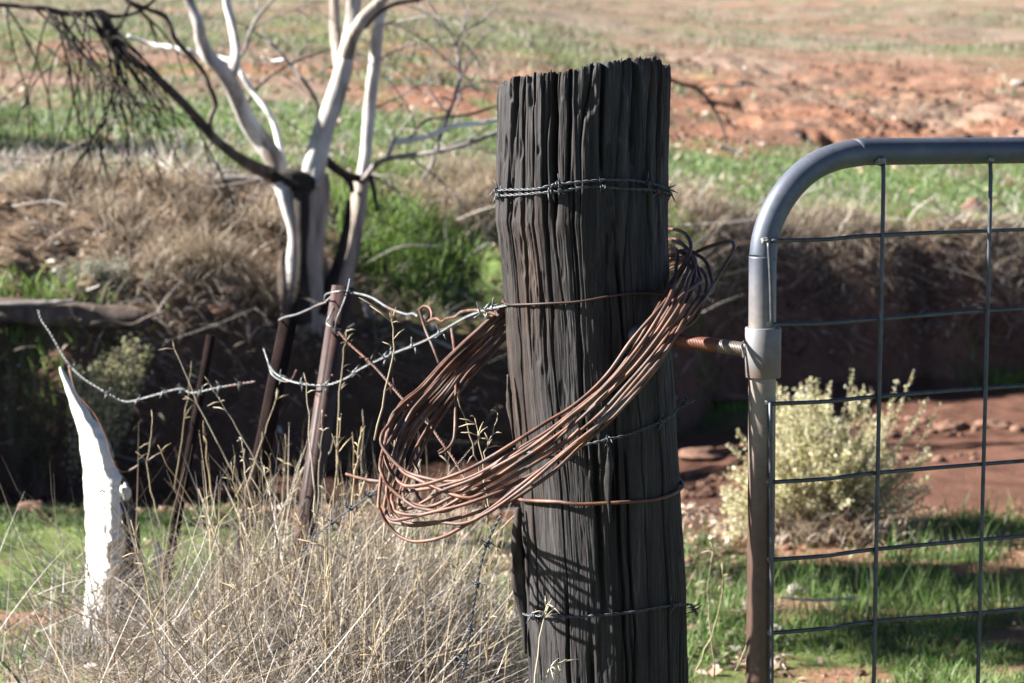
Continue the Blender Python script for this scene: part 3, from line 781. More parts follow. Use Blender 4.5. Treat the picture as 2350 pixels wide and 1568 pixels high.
def post_cr(z):
    xl = np.interp(-z, -_zt, _xl); xr = np.interp(-z, -_zr, _xr)
    return (xl + xr) / 2, (xr - xl) / 2


def build_post():
    fr = np.linspace(R_(-200), R_(20), 760, endpoint=False)    # towards the camera (-90 deg) in fine steps
    bk = np.linspace(R_(20), R_(160), 130, endpoint=False)
    A = np.concatenate([fr, bk]); nA = len(A)
    zb = -0.02
    tops = [(1130, 200), (1143, 195), (1160, 187), (1180, 182), (1230, 172), (1265, 168), (1300, 165), (1350, 152), (1400, 145), (1450, 138), (1512, 136), (1515, 150), (1528, 155), (1531, 165), (1534, 157), (1545, 156)]
    xt = np.array([at(u, v, PY)[0] for u, v in tops]); zt = np.array([at(u, v, PY)[2] for u, v in tops])
    cx, r = post_cr(1.4)
    S = A * 0.127
    jag = 0.004 * (vnoise(A * 22, A * 0 + 1, 101) - .5) + 0.004 * (vnoise(A * 70, A * 0 + 4, 102) - .5) + .004 * sstep(.75, .95, vnoise(A * 45, A * 0 + 9, 103))
    ztop = np.interp(cx + r * np.cos(A), xt, zt) + jag - 0.012 * np.clip(np.sin(A), 0, 1)
    nZ = 430
    t = np.linspace(0, 1, nZ)
    Z = zb + t[:, None] * (ztop[None, :] - zb)
    cz, rz = post_cr(Z)
    s = np.repeat(S[None, :], nZ, 0)
    warp = 0.006 * (vnoise(Z * 3, s * 12, 111) - .5) * 2 + 0.004 * (vnoise(Z * 9, s * 30, 112) - .5)
    sw = s + warp
    d = 0.005 * (fbm(sw * 6, Z * 1.8, 2, 113) - .5)
    up = 0.14 + 0.52 * sstep(1.02, 1.26, Z)
    # facets split along the grain, uneven in width, each broken off at its own height
    q = sw * 30 + 2.6 * vnoise(sw * 17, Z * 1.1, 114) + .5 * vnoise(sw * 60, Z * 6, 124) + .16 * vnoise(sw * 150, Z * 24, 125)
    cell = np.floor(q); fq = q - cell
    zc_ = Z * 2.2 + 7 * _hash(cell.astype(np.int64), cell.astype(np.int64) * 0 + 3, 9) + .45 * vnoise(s * 160, Z * 5, 115)
    hh = _hash(cell.astype(np.int64), np.floor(zc_).astype(np.int64), 10)
    d += up * 0.0085 * (hh - .5)
    gmask = sstep(0.46, 0.66, fbm(sw * 12, Z * 2.6, 3, 119))
    d -= 0.0060 * np.exp(-((np.minimum(fq, 1 - fq)) / .045) ** 2) * gmask * (0.25 + up) * (0.3 + vnoise(sw * 62, Z * 9, 121))
    # torn fibres and pitted grain
    d += 0.0026 * (fbm(s * 110 + .8 * vnoise(s * 30, Z * 8, 126), Z * 7, 4, 117) - .5) * (.5 + .8 * up)
    d += 0.0034 * (fbm(s * 40, Z * 18, 4, 122) - .5) * (.5 + vnoise(s * 12, Z * 5, 127))
    d -= 0.0040 * sstep(.66, .80, fbm(s * 55, Z * 14, 3, 128)) * (.3 + up)
    d += 0.0011 * (vnoise(sw * 520, Z * 26, 118) - .5)
    # long drying cracks
    for c in range(30):
        a0 = rng.uniform(R_(-195), R_(15)); zc = rng.uniform(0.3, 1.45); L = rng.uniform(.10, .55)
        if c < 16: zc = 1.42; L = rng.uniform(.15, .5)
        wd = rng.uniform(.0008, .0020); dp_ = rng.uniform(.004, .012)
        path = a0 * 0.127 + .010 * (vnoise(Z * 4, Z * 0 + c, 130 + c) - .5) + .004 * (vnoise(Z * 17, Z * 0 + c, 230 + c) - .5)
        fade = np.clip(1 - np.abs(Z - zc) / L, 0, 1) ** .5
        d -= dp_ * fade * np.exp(-((s - path) / (wd * (0.4 + fade))) ** 2)
    # named cracks of the photograph: (u, v0, v1, width, depth)
    for (u, v0, v1, wd, dp_) in [(1268, 170, 460, .0040, .020), (1302, 165, 420, .0025, .012), (1182, 190, 330, .0035, .014), (1372, 160, 380, .0025, .012), (1448, 145, 330, .0045, .018),
                                 (1322, 440, 1010, .0018, .010), (1245, 640, 800, .0025, .010), (1485, 200, 520, .0022, .010), (1420, 600, 900, .0020, .009), (1220, 200, 420, .0020, .010),
                                 (1370, 1000, 1330, .0035, .012), (1395, 1010, 1120, .0030, .012), (1440, 1050, 1500, .0020, .010), (1300, 1350, 1568, .0022, .010), (1352, 1480, 1568, .0040, .014),
                                 (1207, 1160, 1560, .0060, .022)]:
        z0 = at(u, v1, PY)[2]; z1 = at(u, v0, PY)[2]
        cc, rr = post_cr((z0 + z1) / 2)
        ca = np.clip((at(u, (v0 + v1) / 2, PY)[0] - cc) / rr, -0.985, 0.985)
        a0 = -math.acos(ca)
        path = a0 * 0.127 + .005 * (vnoise(Z * 7, Z * 0 + u, 330) - .5) + .003 * (vnoise(Z * 24, Z * 0 + u, 331) - .5)
        fade = sstep(z0 - .05, z0 + .03, Z) * (1 - sstep(z1 - .02, z1 + .05, Z))
        d -= dp_ * fade * np.exp(-((s - path) / wd) ** 2)
    edge = sstep(0.985, 1.0, t)[:, None]
    rr = rz + d - 0.004 * edge * vnoise(s * 200, s * 0 + 3, 140)
    X = cz + rr * np.cos(A)[None, :]; Y = PY + rr * np.sin(A)[None, :]
    V = [np.stack([X, Y, Z], -1).reshape(-1, 3)]
    # weathered end grain
    nr = 14
    c0, r0 = post_cr(1.42)
    for q in range(1, nr + 1):
        f = 1 - q / nr * 0.985
        xx = c0 + (X[-1] - c0) * f; yy = PY + (Y[-1] - PY) * f
        zz = np.interp(xx, xt, zt) - 0.012 * np.clip((yy - PY) / .127, 0, 1) - 0.010 + 0.016 * (fbm(xx * 90, yy * 90, 3, 150) - .5)
        zz = ztop * (1 - min(1, q / 2)) + zz * min(1, q / 2)
        V.append(np.stack([xx, yy, zz], -1))
    V = np.vstack(V)
    n = nZ + nr
    i = np.arange(n - 1)[:, None]; j = np.arange(nA)[None, :]; j2 = (j + 1) % nA
    F = np.stack([i * nA + j, i * nA + j2, (i + 1) * nA + j2, (i + 1) * nA + j], -1).reshape(-1, 4)
    cx0, r0 = post_cr(0.0)
    t_ = thing("wooden_post", "thick weathered dark grey timber strainer post with cracked grain and ragged top", "fence post", (float(cx0), PY, 0.0))
    mesh_obj("post_body", V, F, M['post'], t_)
    # loose slivers on the left flank
    for (pts, w, nm) in [([(1190, 1165, 3.46), (1186, 1230, 3.46), (1190, 1300, 3.47), (1200, 1400, 3.48), (1206, 1500, 3.49)], .010, "bark_sliver"),
                         ([(1396, 1010, 3.372), (1399, 1060, 3.368), (1396, 1130, 3.365), (1400, 1200, 3.372)], .005, "bark_sliver"),
                         ([(1166, 860, 3.455), (1170, 930, 3.45), (1178, 1010, 3.455)], .004, "bark_sliver")]:
        C = spline([at(*p) for p in pts], 12)
        tt = np.linspace(0, 1, len(C))
        Vt, Ft = tube(C, w * (0.25 + 0.75 * np.sin(np.pi * np.clip(tt * .9 + .08, 0, 1))), 10, rough=.7, rs=5)
        mesh_obj(nm, Vt, Ft, M['post'], t_)
    return t_


build_post()


# ------------------------------------------------------------------ wires
def twist(C, r, pitch, off, strands=2):
    """two strands laid round each other along C"""
    L = np.concatenate([[0], np.cumsum(np.linalg.norm(np.diff(C, axis=0), axis=1))])
    n = int(L[-1] / pitch * 14) + 8
    Lq = np.linspace(0, L[-1], n)
    D = np.stack([np.interp(Lq, L, C[:, k]) for k in range(3)], 1)
    T, N, B = frames(D)
    ph = Lq / pitch * 2 * np.pi
    out = []
    for s in range(strands):
        p = ph + s * np.pi
        out.append(D + off * (np.cos(p)[:, None] * N + np.sin(p)[:, None] * B))
    return out, D, T, L[-1]


def barb_mesh(seed):
    rg = np.random.default_rng(seed)
    mb = MB()
    a = np.linspace(0, 4 * np.pi, 36)
    C = np.stack([np.linspace(-.004, .004, 36), .0036 * np.cos(a), .0036 * np.sin(a)], 1)
    mb.tube(C, .0012, 6)
    for s in range(4):
        th = s * np.pi / 2 + rg.uniform(-.5, .5)
        b = np.array([(-1) ** s * .003, .0036 * math.cos(th), .0036 * math.sin(th)])
        dv = np.array([rg.uniform(-.006, .006), math.cos(th + 1.1), math.sin(th + 1.1)]); dv[1:] *= .014
        mb.tube(np.array([b, b + dv * .5, b + dv]), np.array([.0012, .0011, .0003]), 6)
    V = np.vstack(mb.V); F = np.vstack(mb.F[4])
    return V, F


BARB = {}
def barb_proto(mkey):
    if mkey not in BARB:
        V, F = barb_mesh(len(BARB) + 3)
        me = bpy.data.meshes.new("barb")
        me.from_pydata(V.tolist(), [], F.tolist()); me.materials.append(M[mkey])
        me.polygons.foreach_set("use_smooth", np.ones(len(F), dtype=bool)); me.update()
        BARB[mkey] = me
    return BARB[mkey]


def barbed(name_label, C, mkey='galv', barbs=(), r=.0011, pitch=.024, group=None, cat="barbed wire"):
    C = np.asarray(C)
    t_ = thing("barbed_wire", name_label, cat, C[0], group)
    st, D, T, L = twist(C, r, pitch, .0013)
    mb = MB()
    for s in st: mb.tube(s, r, 6)
    mb.build("wire_strand", M[mkey], t_)
    for f in barbs:
        i = min(len(D) - 1, int(f * (len(D) - 1)))
        o = bpy.data.objects.new("barb", barb_proto(mkey))
        q = Vector(T[i]).to_track_quat('X', 'Z') @ Quaternion((1, 0, 0), random.uniform(0, 6.28))
        o.rotation_mode = 'QUATERNION'; o.rotation_quaternion = q
        o.location = Vector(D[i]) - Vector(t_.location)
        link(o, parent=t_)
    return t_


def plain(label, C, mkey, r=.0019, name="fence_wire", cat="wire", k=8):
    V, F = tube(C, r, k, rough=.12, rs=3)
    return mesh_obj(name, V, F, M[mkey], label=label, cat=cat)


def wrap(front, off, back=True, vback=None, extra=None):
    """centre line of a wire lying round the post; front = list of (u, v) across its visible side"""
    pts = []
    for (u, v) in front:
        Y = PY - .1
        for _ in range(4):
            p = at(u, v, Y)
            cx, r = post_cr(p[2]); rr = r + off
            c = np.clip((p[0] - cx) / rr, -1, 1)
            Y = PY - rr * math.sqrt(max(0, 1 - c * c))
        pts.append(at(u, v, Y))
    if back:
        p1 = pts[-1]; p0 = pts[0]
        n = 9
        for q in range(1, n):
            f = q / n
            z = p1[2] * (1 - f) + p0[2] * f
            cx, r = post_cr(z)
            a = math.pi * f
            pts.append(np.array([cx + (r + off) * math.cos(a), PY + (r + off) * math.sin(a), z]))
        pts.append(p0 + np.array([0, 0.004, -.004]))
    return spline(np.array(pts), 10)


barbed("upper turn of dark barbed wire bound round the post below its top",
       wrap([(1139, 440), (1150, 436), (1228, 434), (1265, 426), (1318, 419), (1378, 414), (1415, 413), (1458, 415), (1503, 424), (1528, 434), (1537, 440)], .006), 'galv_dark', (.01, .16, .33, .47), cat="barbed wire")
barbed("lower turn of dark barbed wire just beneath the upper turn round the post",
       wrap([(1139, 450), (1150, 449), (1228, 444), (1288, 439), (1340, 430), (1390, 430), (1440, 434), (1490, 436), (1525, 442), (1537, 446)], .006), 'galv_dark', (.02, .15, .24, .36, .45), cat="barbed wire")
plain("thin rusty plain wire tied round the middle of the post above the coil",
      wrap([(1153, 690), (1165, 699), (1200, 699), (1250, 697), (1330, 692), (1400, 680), (1460, 673), (1515, 675), (1536, 682)], .004), 'rust_dark', .0019)
barbed("dull barbed wire crossing the post behind the front of the coil",
       np.vstack([wrap([(1181, 1030), (1200, 1036), (1250, 1038), (1300, 1031), (1340, 1022), (1390, 1010), (1440, 998), (1500, 975), (1540, 955), (1552, 942)], .007, back=False),
                  spline([at(1560, 936, 3.46), at(1568, 930, 3.46), at(1574, 926, 3.455), at(1570, 919, 3.45), at(1560, 920, 3.45)], 8)]), 'galv_dark', (.30, .50, .76, .97))
plain("thick rusty plain wire hooped round the post below the coil",
      wrap([(1190, 1140), (1196, 1147), (1230, 1150), (1280, 1152), (1330, 1157), (1430, 1153), (1500, 1147), (1540, 1136), (1562, 1122), (1566, 1112)], .005), 'rust', .0028)
barbed("pale barbed wire crossing the foot of the post near the picture bottom",
       np.vstack([wrap([(1201, 1408), (1215, 1412), (1270, 1415), (1320, 1416), (1370, 1413), (1450, 1405), (1500, 1396), (1545, 1390), (1575, 1388)], .006, back=False),
                  spline([at(1586, 1388, 3.46), at(1592, 1398, 3.46), at(1601, 1412, 3.455)], 6)]), 'galv_dark', (.12, .80, .97))

# fence wires left of the post
barbed("silvery barbed wire sagging from the post across the leaning picket",
       spline([at(1164, 700, 3.46), at(1135, 706, 3.55), at(1110, 712, 3.62), at(1075, 725, 3.74), at(1050, 738, 3.82), at(1010, 762, 3.96), at(970, 784, 4.08), at(900, 812, 4.28),
               at(830, 845, 4.42), at(790, 870, 4.5), at(745, 885, 4.54), at(700, 882, 4.56), at(660, 872, 4.62), at(632, 856, 4.7), at(618, 838, 4.75)], 8), 'galv', (.07, .10, .13, .36, .50, .60, .63, .74, .82, .86, .93))
plain("pale plain wire running from the picket top to the rusty hook", spline([at(748, 692, 4.66), at(770, 676, 4.64), at(805, 672, 4.6), at(850, 682, 4.5), at(890, 706, 4.35), at(930, 721, 4.2), at(948, 720, 4.12), at(958, 726, 4.08)], 8), 'galv', .0022)
plain("rusty bent wire hook twisted onto the sagging barbed wire",
      spline([at(1008, 834, 4.02), at(995, 800, 4.03), at(978, 760, 4.05), at(966, 722, 4.06), at(965, 710, 4.06), at(974, 703, 4.05), at(986, 707, 4.04), at(991, 720, 4.03), at(990, 732, 4.02), at(984, 737, 4.01), at(1000, 731, 3.97),
              at(1014, 738, 3.94), at(1024, 732, 3.9), at(1045, 727, 3.83), at(1060, 716, 3.78), at(1090, 712, 3.68), at(1120, 716, 3.6), at(1145, 724, 3.55)], 8), 'rust', .0026, name="wire_hook", cat="wire hook")
plain("short rusty wire hanging through the coil with a curled lower end",
      spline([at(1036, 755, 3.8), at(1041, 790, 3.72), at(1046, 840, 3.66), at(1046, 900, 3.6), at(1045, 960, 3.56), at(1043, 1000, 3.54), at(1036, 1020, 3.53), at(1022, 1035, 3.52), at(1008, 1042, 3.52)], 8), 'rust', .0024, name="wire_end", cat="wire")
plain("plain wire drooping between the two rusty pickets", spline([at(640, 735, 4.95), at(655, 728, 4.92), at(680, 722, 4.86), at(705, 712, 4.8), at(730, 700, 4.72), at(748, 694, 4.66)], 8), 'galv', .0021)
barbed("rusty barbed wire slanting down from the leaning picket into the coil",
       spline([at(752, 742, 4.6), at(768, 750, 4.58), at(800, 787, 4.5), at(860, 842, 4.34), at(930, 922, 4.15), at(985, 975, 4.0), at(1010, 1010, 3.93), at(1040, 1052, 3.86), at(1066, 1096, 3.8)], 8), 'rust', (.13, .28, .47, .62, .76, .88))
plain("grey tie wire knotted round the head of the leaning picket",
      spline([at(744, 690, 4.62), at(750, 675, 4.58), at(785, 668, 4.55), at(803, 668, 4.6), at(800, 678, 4.66), at(770, 700, 4.6), at(757, 725, 4.57), at(750, 742, 4.57), at(765, 752, 4.56), at(790, 756, 4.6), at(812, 744, 4.66)], 8), 'galv', .0018, name="tie_wire", cat="tie wire")
plain("thin tie wire dangling down the face of the leaning picket", spline([at(803, 640, 4.56), at(798, 665, 4.555), at(790, 690, 4.55), at(782, 710, 4.55), at(772, 735, 4.55), at(768, 760, 4.56)], 8), 'galv', .0014, name="tie_wire", cat="tie wire")
barbed("barbed wire dipping past the white stump towards the dark pickets",
       spline([at(88, 712, 5.5), at(95, 735, 5.48), at(115, 765, 5.45), at(150, 825, 5.4), at(190, 868, 5.34), at(250, 905, 5.3), at(290, 922, 5.28), at(350, 908, 5.22), at(410, 893, 5.17), at(440, 902, 5.15), at(500, 890, 5.1), at(585, 876, 5.05)], 8),
       'galv', (.25, .42, .55, .66, .73, .80, .88, .95))
plain("rusty wire lying along the right edge of the white stump", spline([at(158, 840, 5.12), at(166, 875, 5.1), at(178, 905, 5.09), at(200, 930, 5.08), at(222, 958, 5.07), at(245, 1005, 5.06), at(258, 1050, 5.06), at(272, 1078, 5.06), at(292, 1082, 5.06), at(318, 1068, 5.05)], 8), 'rust', .0022)
plain("stray rusty wire end poking out left of the coil", spline([at(795, 1088, 3.75), at(825, 1097, 3.7), at(855, 1103, 3.65), at(890, 1106, 3.58)], 8), 'rust', .0024, name="wire_end", cat="wire")
barbed("dull barbed wire trailing through the dry grass below the coil",
       spline([at(870, 1120, 3.8), at(830, 1150, 3.9), at(780, 1185, 4.0), at(730, 1225, 4.1), at(690, 1270, 4.15)], 8), 'galv_dark', (.15, .4, .65, .9))
barbed("dark barbed wire hanging down beside the left foot of the post",
       spline([at(1150, 1180, 3.6), at(1125, 1230, 3.62), at(1105, 1290, 3.64), at(1090, 1370, 3.66), at(1075, 1470, 3.68), at(1060, 1560, 3.7)], 8), 'galv_dark', (.2, .45, .7, .9))
plain("twisted wire scrap sticking up beside the dark middle picket", spline([at(605, 800, 4.9), at(615, 830, 4.88), at(625, 860, 4.86), at(650, 875, 4.8), at(668, 872, 4.75), at(680, 850, 4.72)], 8), 'galv', .0015, name="wire_scrap", cat="wire")


# ------------------------------------------------------------------ coil of wire hung round the post
def build_coil():
    LB = [  # left turn and bottom, front strand up to the post's right side: (u, v)
        [(876, 1000), (880, 1028), (921, 1075), (966, 1095), (1016, 1104), (1066, 1101), (1096, 1092), (1146, 1063), (1196, 1032), (1271, 985), (1321, 952), (1400, 872), (1456, 802), (1512, 704)],
        [(884, 1040), (896, 1080), (921, 1110), (946, 1117), (986, 1110), (1046, 1090), (1096, 1067), (1171, 1022), (1246, 975), (1310, 936), (1390, 862), (1450, 780), (1522, 700)],
        [(873, 1060), (878, 1090), (896, 1120), (928, 1147), (971, 1162), (1001, 1160), (1046, 1137), (1096, 1105), (1171, 1057), (1246, 1004), (1325, 945), (1420, 868), (1490, 790), (1555, 695)],
        [(894, 1090), (900, 1120), (912, 1127), (958, 1125), (1021, 1112), (1096, 1088), (1171, 1040), (1260, 985), (1340, 925), (1425, 855), (1495, 770), (1545, 690)],
        [(884, 1150), (886, 1175), (896, 1192), (921, 1193), (996, 1175), (1071, 1155), (1146, 1130), (1196, 1102), (1271, 1060), (1330, 1015), (1400, 945), (1480, 868), (1545, 780), (1600, 700)],
        [(870, 1140), (873, 1172), (891, 1205), (916, 1230), (951, 1244), (996, 1239), (1046, 1217), (1096, 1187), (1146, 1150), (1210, 1100), (1290, 1040), (1370, 975), (1450, 895), (1530, 800), (1590, 700)],
        [(883, 1165), (890, 1190), (906, 1201), (953, 1206), (1021, 1196), (1096, 1176), (1171, 1150), (1221, 1118), (1271, 1082), (1340, 1022), (1420, 945), (1500, 850), (1555, 770), (1598, 735)],
        [(901, 1130), (903, 1160), (912, 1176), (946, 1181), (996, 1174), (1060, 1142), (1120, 1105), (1171, 1072), (1246, 1022), (1325, 962), (1415, 880), (1490, 805), (1560, 720)],
        [(916, 1140), (919, 1160), (930, 1168), (960, 1160), (1021, 1125), (1080, 1102), (1160, 1062), (1230, 1020), (1300, 965), (1390, 885), (1470, 790), (1530, 690)],
        [(906, 1050), (925, 1083), (958, 1100), (1008, 1122), (1046, 1137), (1071, 1141), (1100, 1135), (1171, 1098), (1246, 1052), (1310, 1005), (1390, 935), (1470, 850), (1540, 760), (1575, 700)],
        [(925, 1130), (946, 1160), (985, 1171), (1021, 1173), (1050, 1160), (1096, 1125), (1150, 1088), (1220, 1050), (1290, 1000), (1370, 930), (1450, 850), (1520, 760), (1565, 690)],
        [(890, 1110), (893, 1150), (906, 1183), (940, 1202), (1000, 1198), (1060, 1200), (1110, 1180), (1180, 1135), (1260, 1072), (1340, 1000), (1430, 910), (1510, 815), (1570, 730)],
    ]
    # right-hand bend: rising strand, apex, and the way back behind the post
    RT = [
        [(1540, 650), (1572, 600), (1584, 562), (1575, 538), (1550, 528), (1520, 530)],
        [(1550, 650), (1572, 605), (1580, 585), (1570, 560), (1550, 552), (1520, 556)],
        [(1605, 650), (1606, 630), (1595, 600), (1570, 565), (1545, 553), (1518, 555)],
        [(1570, 640), (1580, 610), (1572, 590), (1555, 575), (1525, 570)],
        [(1645, 645), (1672, 595), (1683, 565), (1668, 554), (1630, 562), (1594, 582), (1545, 610), (1520, 620)],
        [(1630, 670), (1636, 645), (1622, 608), (1594, 580), (1560, 556), (1520, 550)],
        [(1614, 690), (1621, 650), (1610, 622), (1590, 612), (1560, 600), (1520, 590)],
        [(1590, 650), (1588, 600), (1575, 575), (1545, 580), (1515, 600)],
        [(1545, 645), (1555, 610), (1553, 575), (1540, 568), (1515, 575)],
        [(1595, 640), (1592, 605), (1575, 590), (1550, 590), (1518, 585)],
        [(1580, 640), (1595, 610), (1590, 590), (1560, 578), (1520, 590)],
        [(1602, 680), (1606, 655), (1590, 620), (1555, 600), (1520, 605)],
    ]
    # back strand left of the post: offsets across the bundle 0 (outer) .. 1 (inner)
    sB = [0.0, 0.22, 0.10, 0.35, 0.55, 0.05, 0.45, 0.7, 0.88, 0.28, 1.0, 0.62]
    outer = [(1162, 694), (1096, 757), (1021, 828), (966, 888), (933, 926), (897, 972)]
    inner = [(1166, 775), (1130, 812), (1085, 858), (1046, 912), (1015, 985), (985, 1050)]
    mb = MB()
    for i, (lb, rt) in enumerate(zip(LB, RT)):
        P = []
        n = len(lb)
        for q, (u, v) in enumerate(lb):
            # nearer than the post's face where the strand crosses it
            yy = np.interp(u, [870, 950, 1050, 1160, 1350, 1460, 1540, 1600], [3.46, 3.40, 3.35, 3.325, 3.325, 3.335, 3.36, 3.41]) + 0.018 * math.sin(i * 2.3 + q * .55) - .012 * (i % 3)
            if q == 0: yy += .02
            P.append(at(u, v, yy))
        m_ = len(rt)
        for q, (u, v) in enumerate(rt):
            P.append(at(u, v, 3.45 + .22 * (q / (m_ - 1)) + .015 * math.sin(i * 1.7)))
        s = sB[i]
        o = [(a[0] * (1 - s) + b[0] * s, a[1] * (1 - s) + b[1] * s) for a, b in zip(outer, inner)]
        back = [(1440, rt[-1][1] + 25), (1340, (rt[-1][1] + o[0][1]) / 2 + 10), (1245, o[0][1] - 48)]
        for q, (u, v) in enumerate(back): P.append(at(u, v, 3.69 + .02 * math.sin(i + q)))
        f0 = lb[0]
        for q, (u, v) in enumerate(o):
            f = q / len(o)
            w = f ** 2.5
            if q >= 4:
                u = u * (1 - .55 * (q - 3) / 2) + (f0[0] + 14) * .55 * (q - 3) / 2
                v = min(v, f0[1] - 40 + 22 * (q - 4))
            P.append(at(u, v, 3.68 - .17 * f + .014 * math.sin(i * 3.1 + q * .7)))
        C = spline(np.array(P), 9, closed=True)
        # slight hand-bent kinks
        L = np.linspace(0, 1, len(C))
        for ax in range(3):
            C[:, ax] += .0022 * (vnoise(L * 26, L * 0 + i * 3 + ax, 400 + i) - .5) * 2 * np.sin(np.pi * L)
        mb.tube(C, .00275, 10, closed=True, rough=.10, rs=i)
    # cut ends
    for pts in ([(1330, 985, 3.30), (1310, 1003, 3.305), (1270, 1030, 3.31), (1215, 1060, 3.31), (1188, 1073, 3.315)], [(1395, 930, 3.31), (1378, 965, 3.31), (1345, 1005, 3.31), (1290, 1040, 3.31)],
                [(948, 1055, 3.5), (955, 1072, 3.49), (960, 1090, 3.48), (956, 1130, 3.47), (968, 1152, 3.46)]):
        mb.tube(spline([at(*p) for p in pts], 8), .0026, 10, rough=.1)
    V = np.vstack(mb.V); F = np.vstack(mb.F[4])
    mesh_obj("wire_coil", V, F, M['rust'], origin=at(1340, 960, 3.5), label="loose coil of thick rusty brown fencing wire slung round the timber post", cat="wire coil")


build_coil()

# ------------------------------------------------------------------ gate
GA = R_(24.0)
G0 = at(1751, 800, 3.34)
gn = np.array([-math.sin(GA), math.cos(GA), 0.0]); gx = np.array([math.cos(GA), math.sin(GA), 0.0])


def gat(u, v, off=0.0):
    """point of the gate's own plane (off metres towards the road side)"""
    d = ray(u, v)
    o = np.array([0, 0, EYE])
    t = np.dot(G0 - gn * off - o, gn) / np.dot(d, gn)
    return o + d * t


def gp_(x, z, off=0.0):
    return np.array([G0[0], G0[1], 0]) + gx * x - gn * off + np.array([0, 0, z])


def gxz(p):
    return float(np.dot(p - G0, gx)), float(p[2])


def build_gate():
    g = thing("farm_gate", "galvanised pipe farm gate with rounded corner and welded wire mesh", "gate", (G0[0], G0[1], 0.1))
    GW = 2.6
    corner = [gxz(gat(u, v)) for u, v in [(1750, 640), (1751, 590), (1757, 545), (1771, 500), (1795, 455), (1830, 412), (1872, 380), (1920, 360), (1970, 351), (2030, 348)]]
    ztop = gxz(gat(2030, 348))[1]
    zbot = 0.17
    right = [(GW - x, z) for x, z in corner][::-1]
    path = [(gxz(gat(1748, 1568))[0] * 0, zbot + .1), (0, .4), (0, .6), (0, .8)] + [c for c in corner] + [(0.6, ztop), (1.2, ztop), (1.8, ztop)] + right + [(GW, .8), (GW, .6), (GW, .4), (GW, zbot + .1)]
    lowr = [(GW - .02, zbot + .03), (GW - .07, zbot), (GW - .2, zbot), (1.3, zbot), (.2, zbot), (.07, zbot), (.02, zbot + .03)]
    C = spline([gp_(x, z) for x, z in path + lowr], 10, closed=True)
    V, F = tube(C, .0198, 32, closed=True)
    mesh_obj("gate_frame", V, F, M['pipe'], g)
    # mesh: horizontals in front of the frame plane, verticals welded on them
    off = .0
    rows_l = [553, 745, 927, 1107, 1285, 1453]; rows_m = [540, 732, 910, 1085, 1260, 1425]; rows_r = [527, 708, 885, 1058, 1230, 1397]
    hz = []
    for a, b, c in zip(rows_l, rows_m, rows_r):
        p = [gxz(gat(1772, a, .021)), gxz(gat(2018, b, .021)), gxz(gat(2350, c, .021))]
        hz.append(p)
    zl = hz[-1][0][1]
    for q in range(1, 4): hz.append([(hz[5][k][0], hz[5][k][1] - .118 * q) for k in range(3)])
    xs = [gxz(gat(2018, 900, .0265))[0], gxz(gat(2262, 900, .0265))[0]]
    sp = xs[1] - xs[0]
    for i, p in enumerate(hz):
        z_end = p[2][1]
        pts = [p[0], ((p[0][0] + p[1][0]) / 2, (p[0][1] + p[1][1]) / 2 - .002), p[1], p[2]] + [(x, z_end - .001 * k_) for k_, x in enumerate(np.arange(1.0, GW - .1, .4))] + [(GW - .012, z_end)]
        pts = [pts[0]] + [t for a_, t in zip(pts, pts[1:]) if t[0] > a_[0] + .02]
        C = spline([gp_(x, z, .021) for x, z in pts], 8)
        V, F = tube(C, .0031, 10, rough=.06)
        mesh_obj("mesh_wire", V, F, M['galv_dark'], g)
    k_ = 0
    x = xs[0]
    while x < GW - .05:
        zt = ztop - .018 if x < GW - .25 else ztop - .06
        dx = -.004 if k_ == 0 else -.008
        C = spline([gp_(x + .003, zt, .0225), gp_(x + .002, zt - .05, .0255), gp_(x, zt - .3, .0265), gp_(x + dx * .3, zt - .6, .0265), gp_(x + dx * .6, zt - .9, .0265), gp_(x + dx, zbot + .02, .018)], 8)
        V, F = tube(C, .0031, 10, rough=.06, rs=4)
        mesh_obj("mesh_wire", V, F, M['galv_dark'], g)
        x += sp; k_ += 1
    # short uprights beside the stile: from the top wire to the second, and from the third down
    for (a, b) in [((1764, 558), (1771, 742)), ((1768, 925), (1778, 1568))]:
        pa, pb = gxz(gat(*a, .024)), gxz(gat(*b, .024))
        zb = pb[1] if b[1] < 1500 else zbot + .02
        C = spline([gp_(pa[0], pa[1], .024), gp_((pa[0] + pb[0]) / 2, (pa[1] + zb) / 2, .0255), gp_(pb[0], zb, .024)], 8)
        V, F = tube(C, .0029, 10)
        mesh_obj("mesh_wire", V, F, M['galv_dark'], g)
    # weld beads
    for (u, v, s) in [(1756, 553, .0062), (2022, 371, .0085), (1766, 742, .0060), (1760, 925, .0060), (1764, 1106, .0055), (1765, 1284, .005), (1765, 1452, .005), (2275, 366, .005)]:
        p = gat(u, v, .021)
        bm = MB()
        th = np.linspace(0, np.pi, 10)[:, None]; ph = np.linspace(0, 2 * np.pi, 14, endpoint=False)[None, :]
        nx = np.sin(th) * np.cos(ph); ny = np.cos(th) + 0 * ph; nz = np.sin(th) * np.sin(ph)
        rr = s * .85 * (1 + 1.1 * (fbm(nx * 2.6 + u, nz * 2.6 + v + ny, 4, 5) - .5))
        V = np.stack([p[0] + rr * nx * 1.2, p[1] + rr * ny * .55 + .002, p[2] + rr * nz * 1.0], -1).reshape(-1, 3)
        i = np.arange(9)[:, None]; j = np.arange(14)[None, :]; j2 = (j + 1) % 14
        F = np.stack([i * 14 + j, i * 14 + j2, (i + 1) * 14 + j2, (i + 1) * 14 + j], -1).reshape(-1, 4)
        mesh_obj("weld", V, F, M['weld'], g)
    # hinge: threaded gudgeon bolted through the post with a sleeve round the stile
    hz_ = thing("gate_hinge", "rusty threaded hinge bolt and pipe sleeve joining gate to post", "hinge", tuple(at(1560, 790, 3.42)))
    zc1 = at(1750, 753, 3.33)[2]; zc0 = at(1750, 868, 3.33)[2]
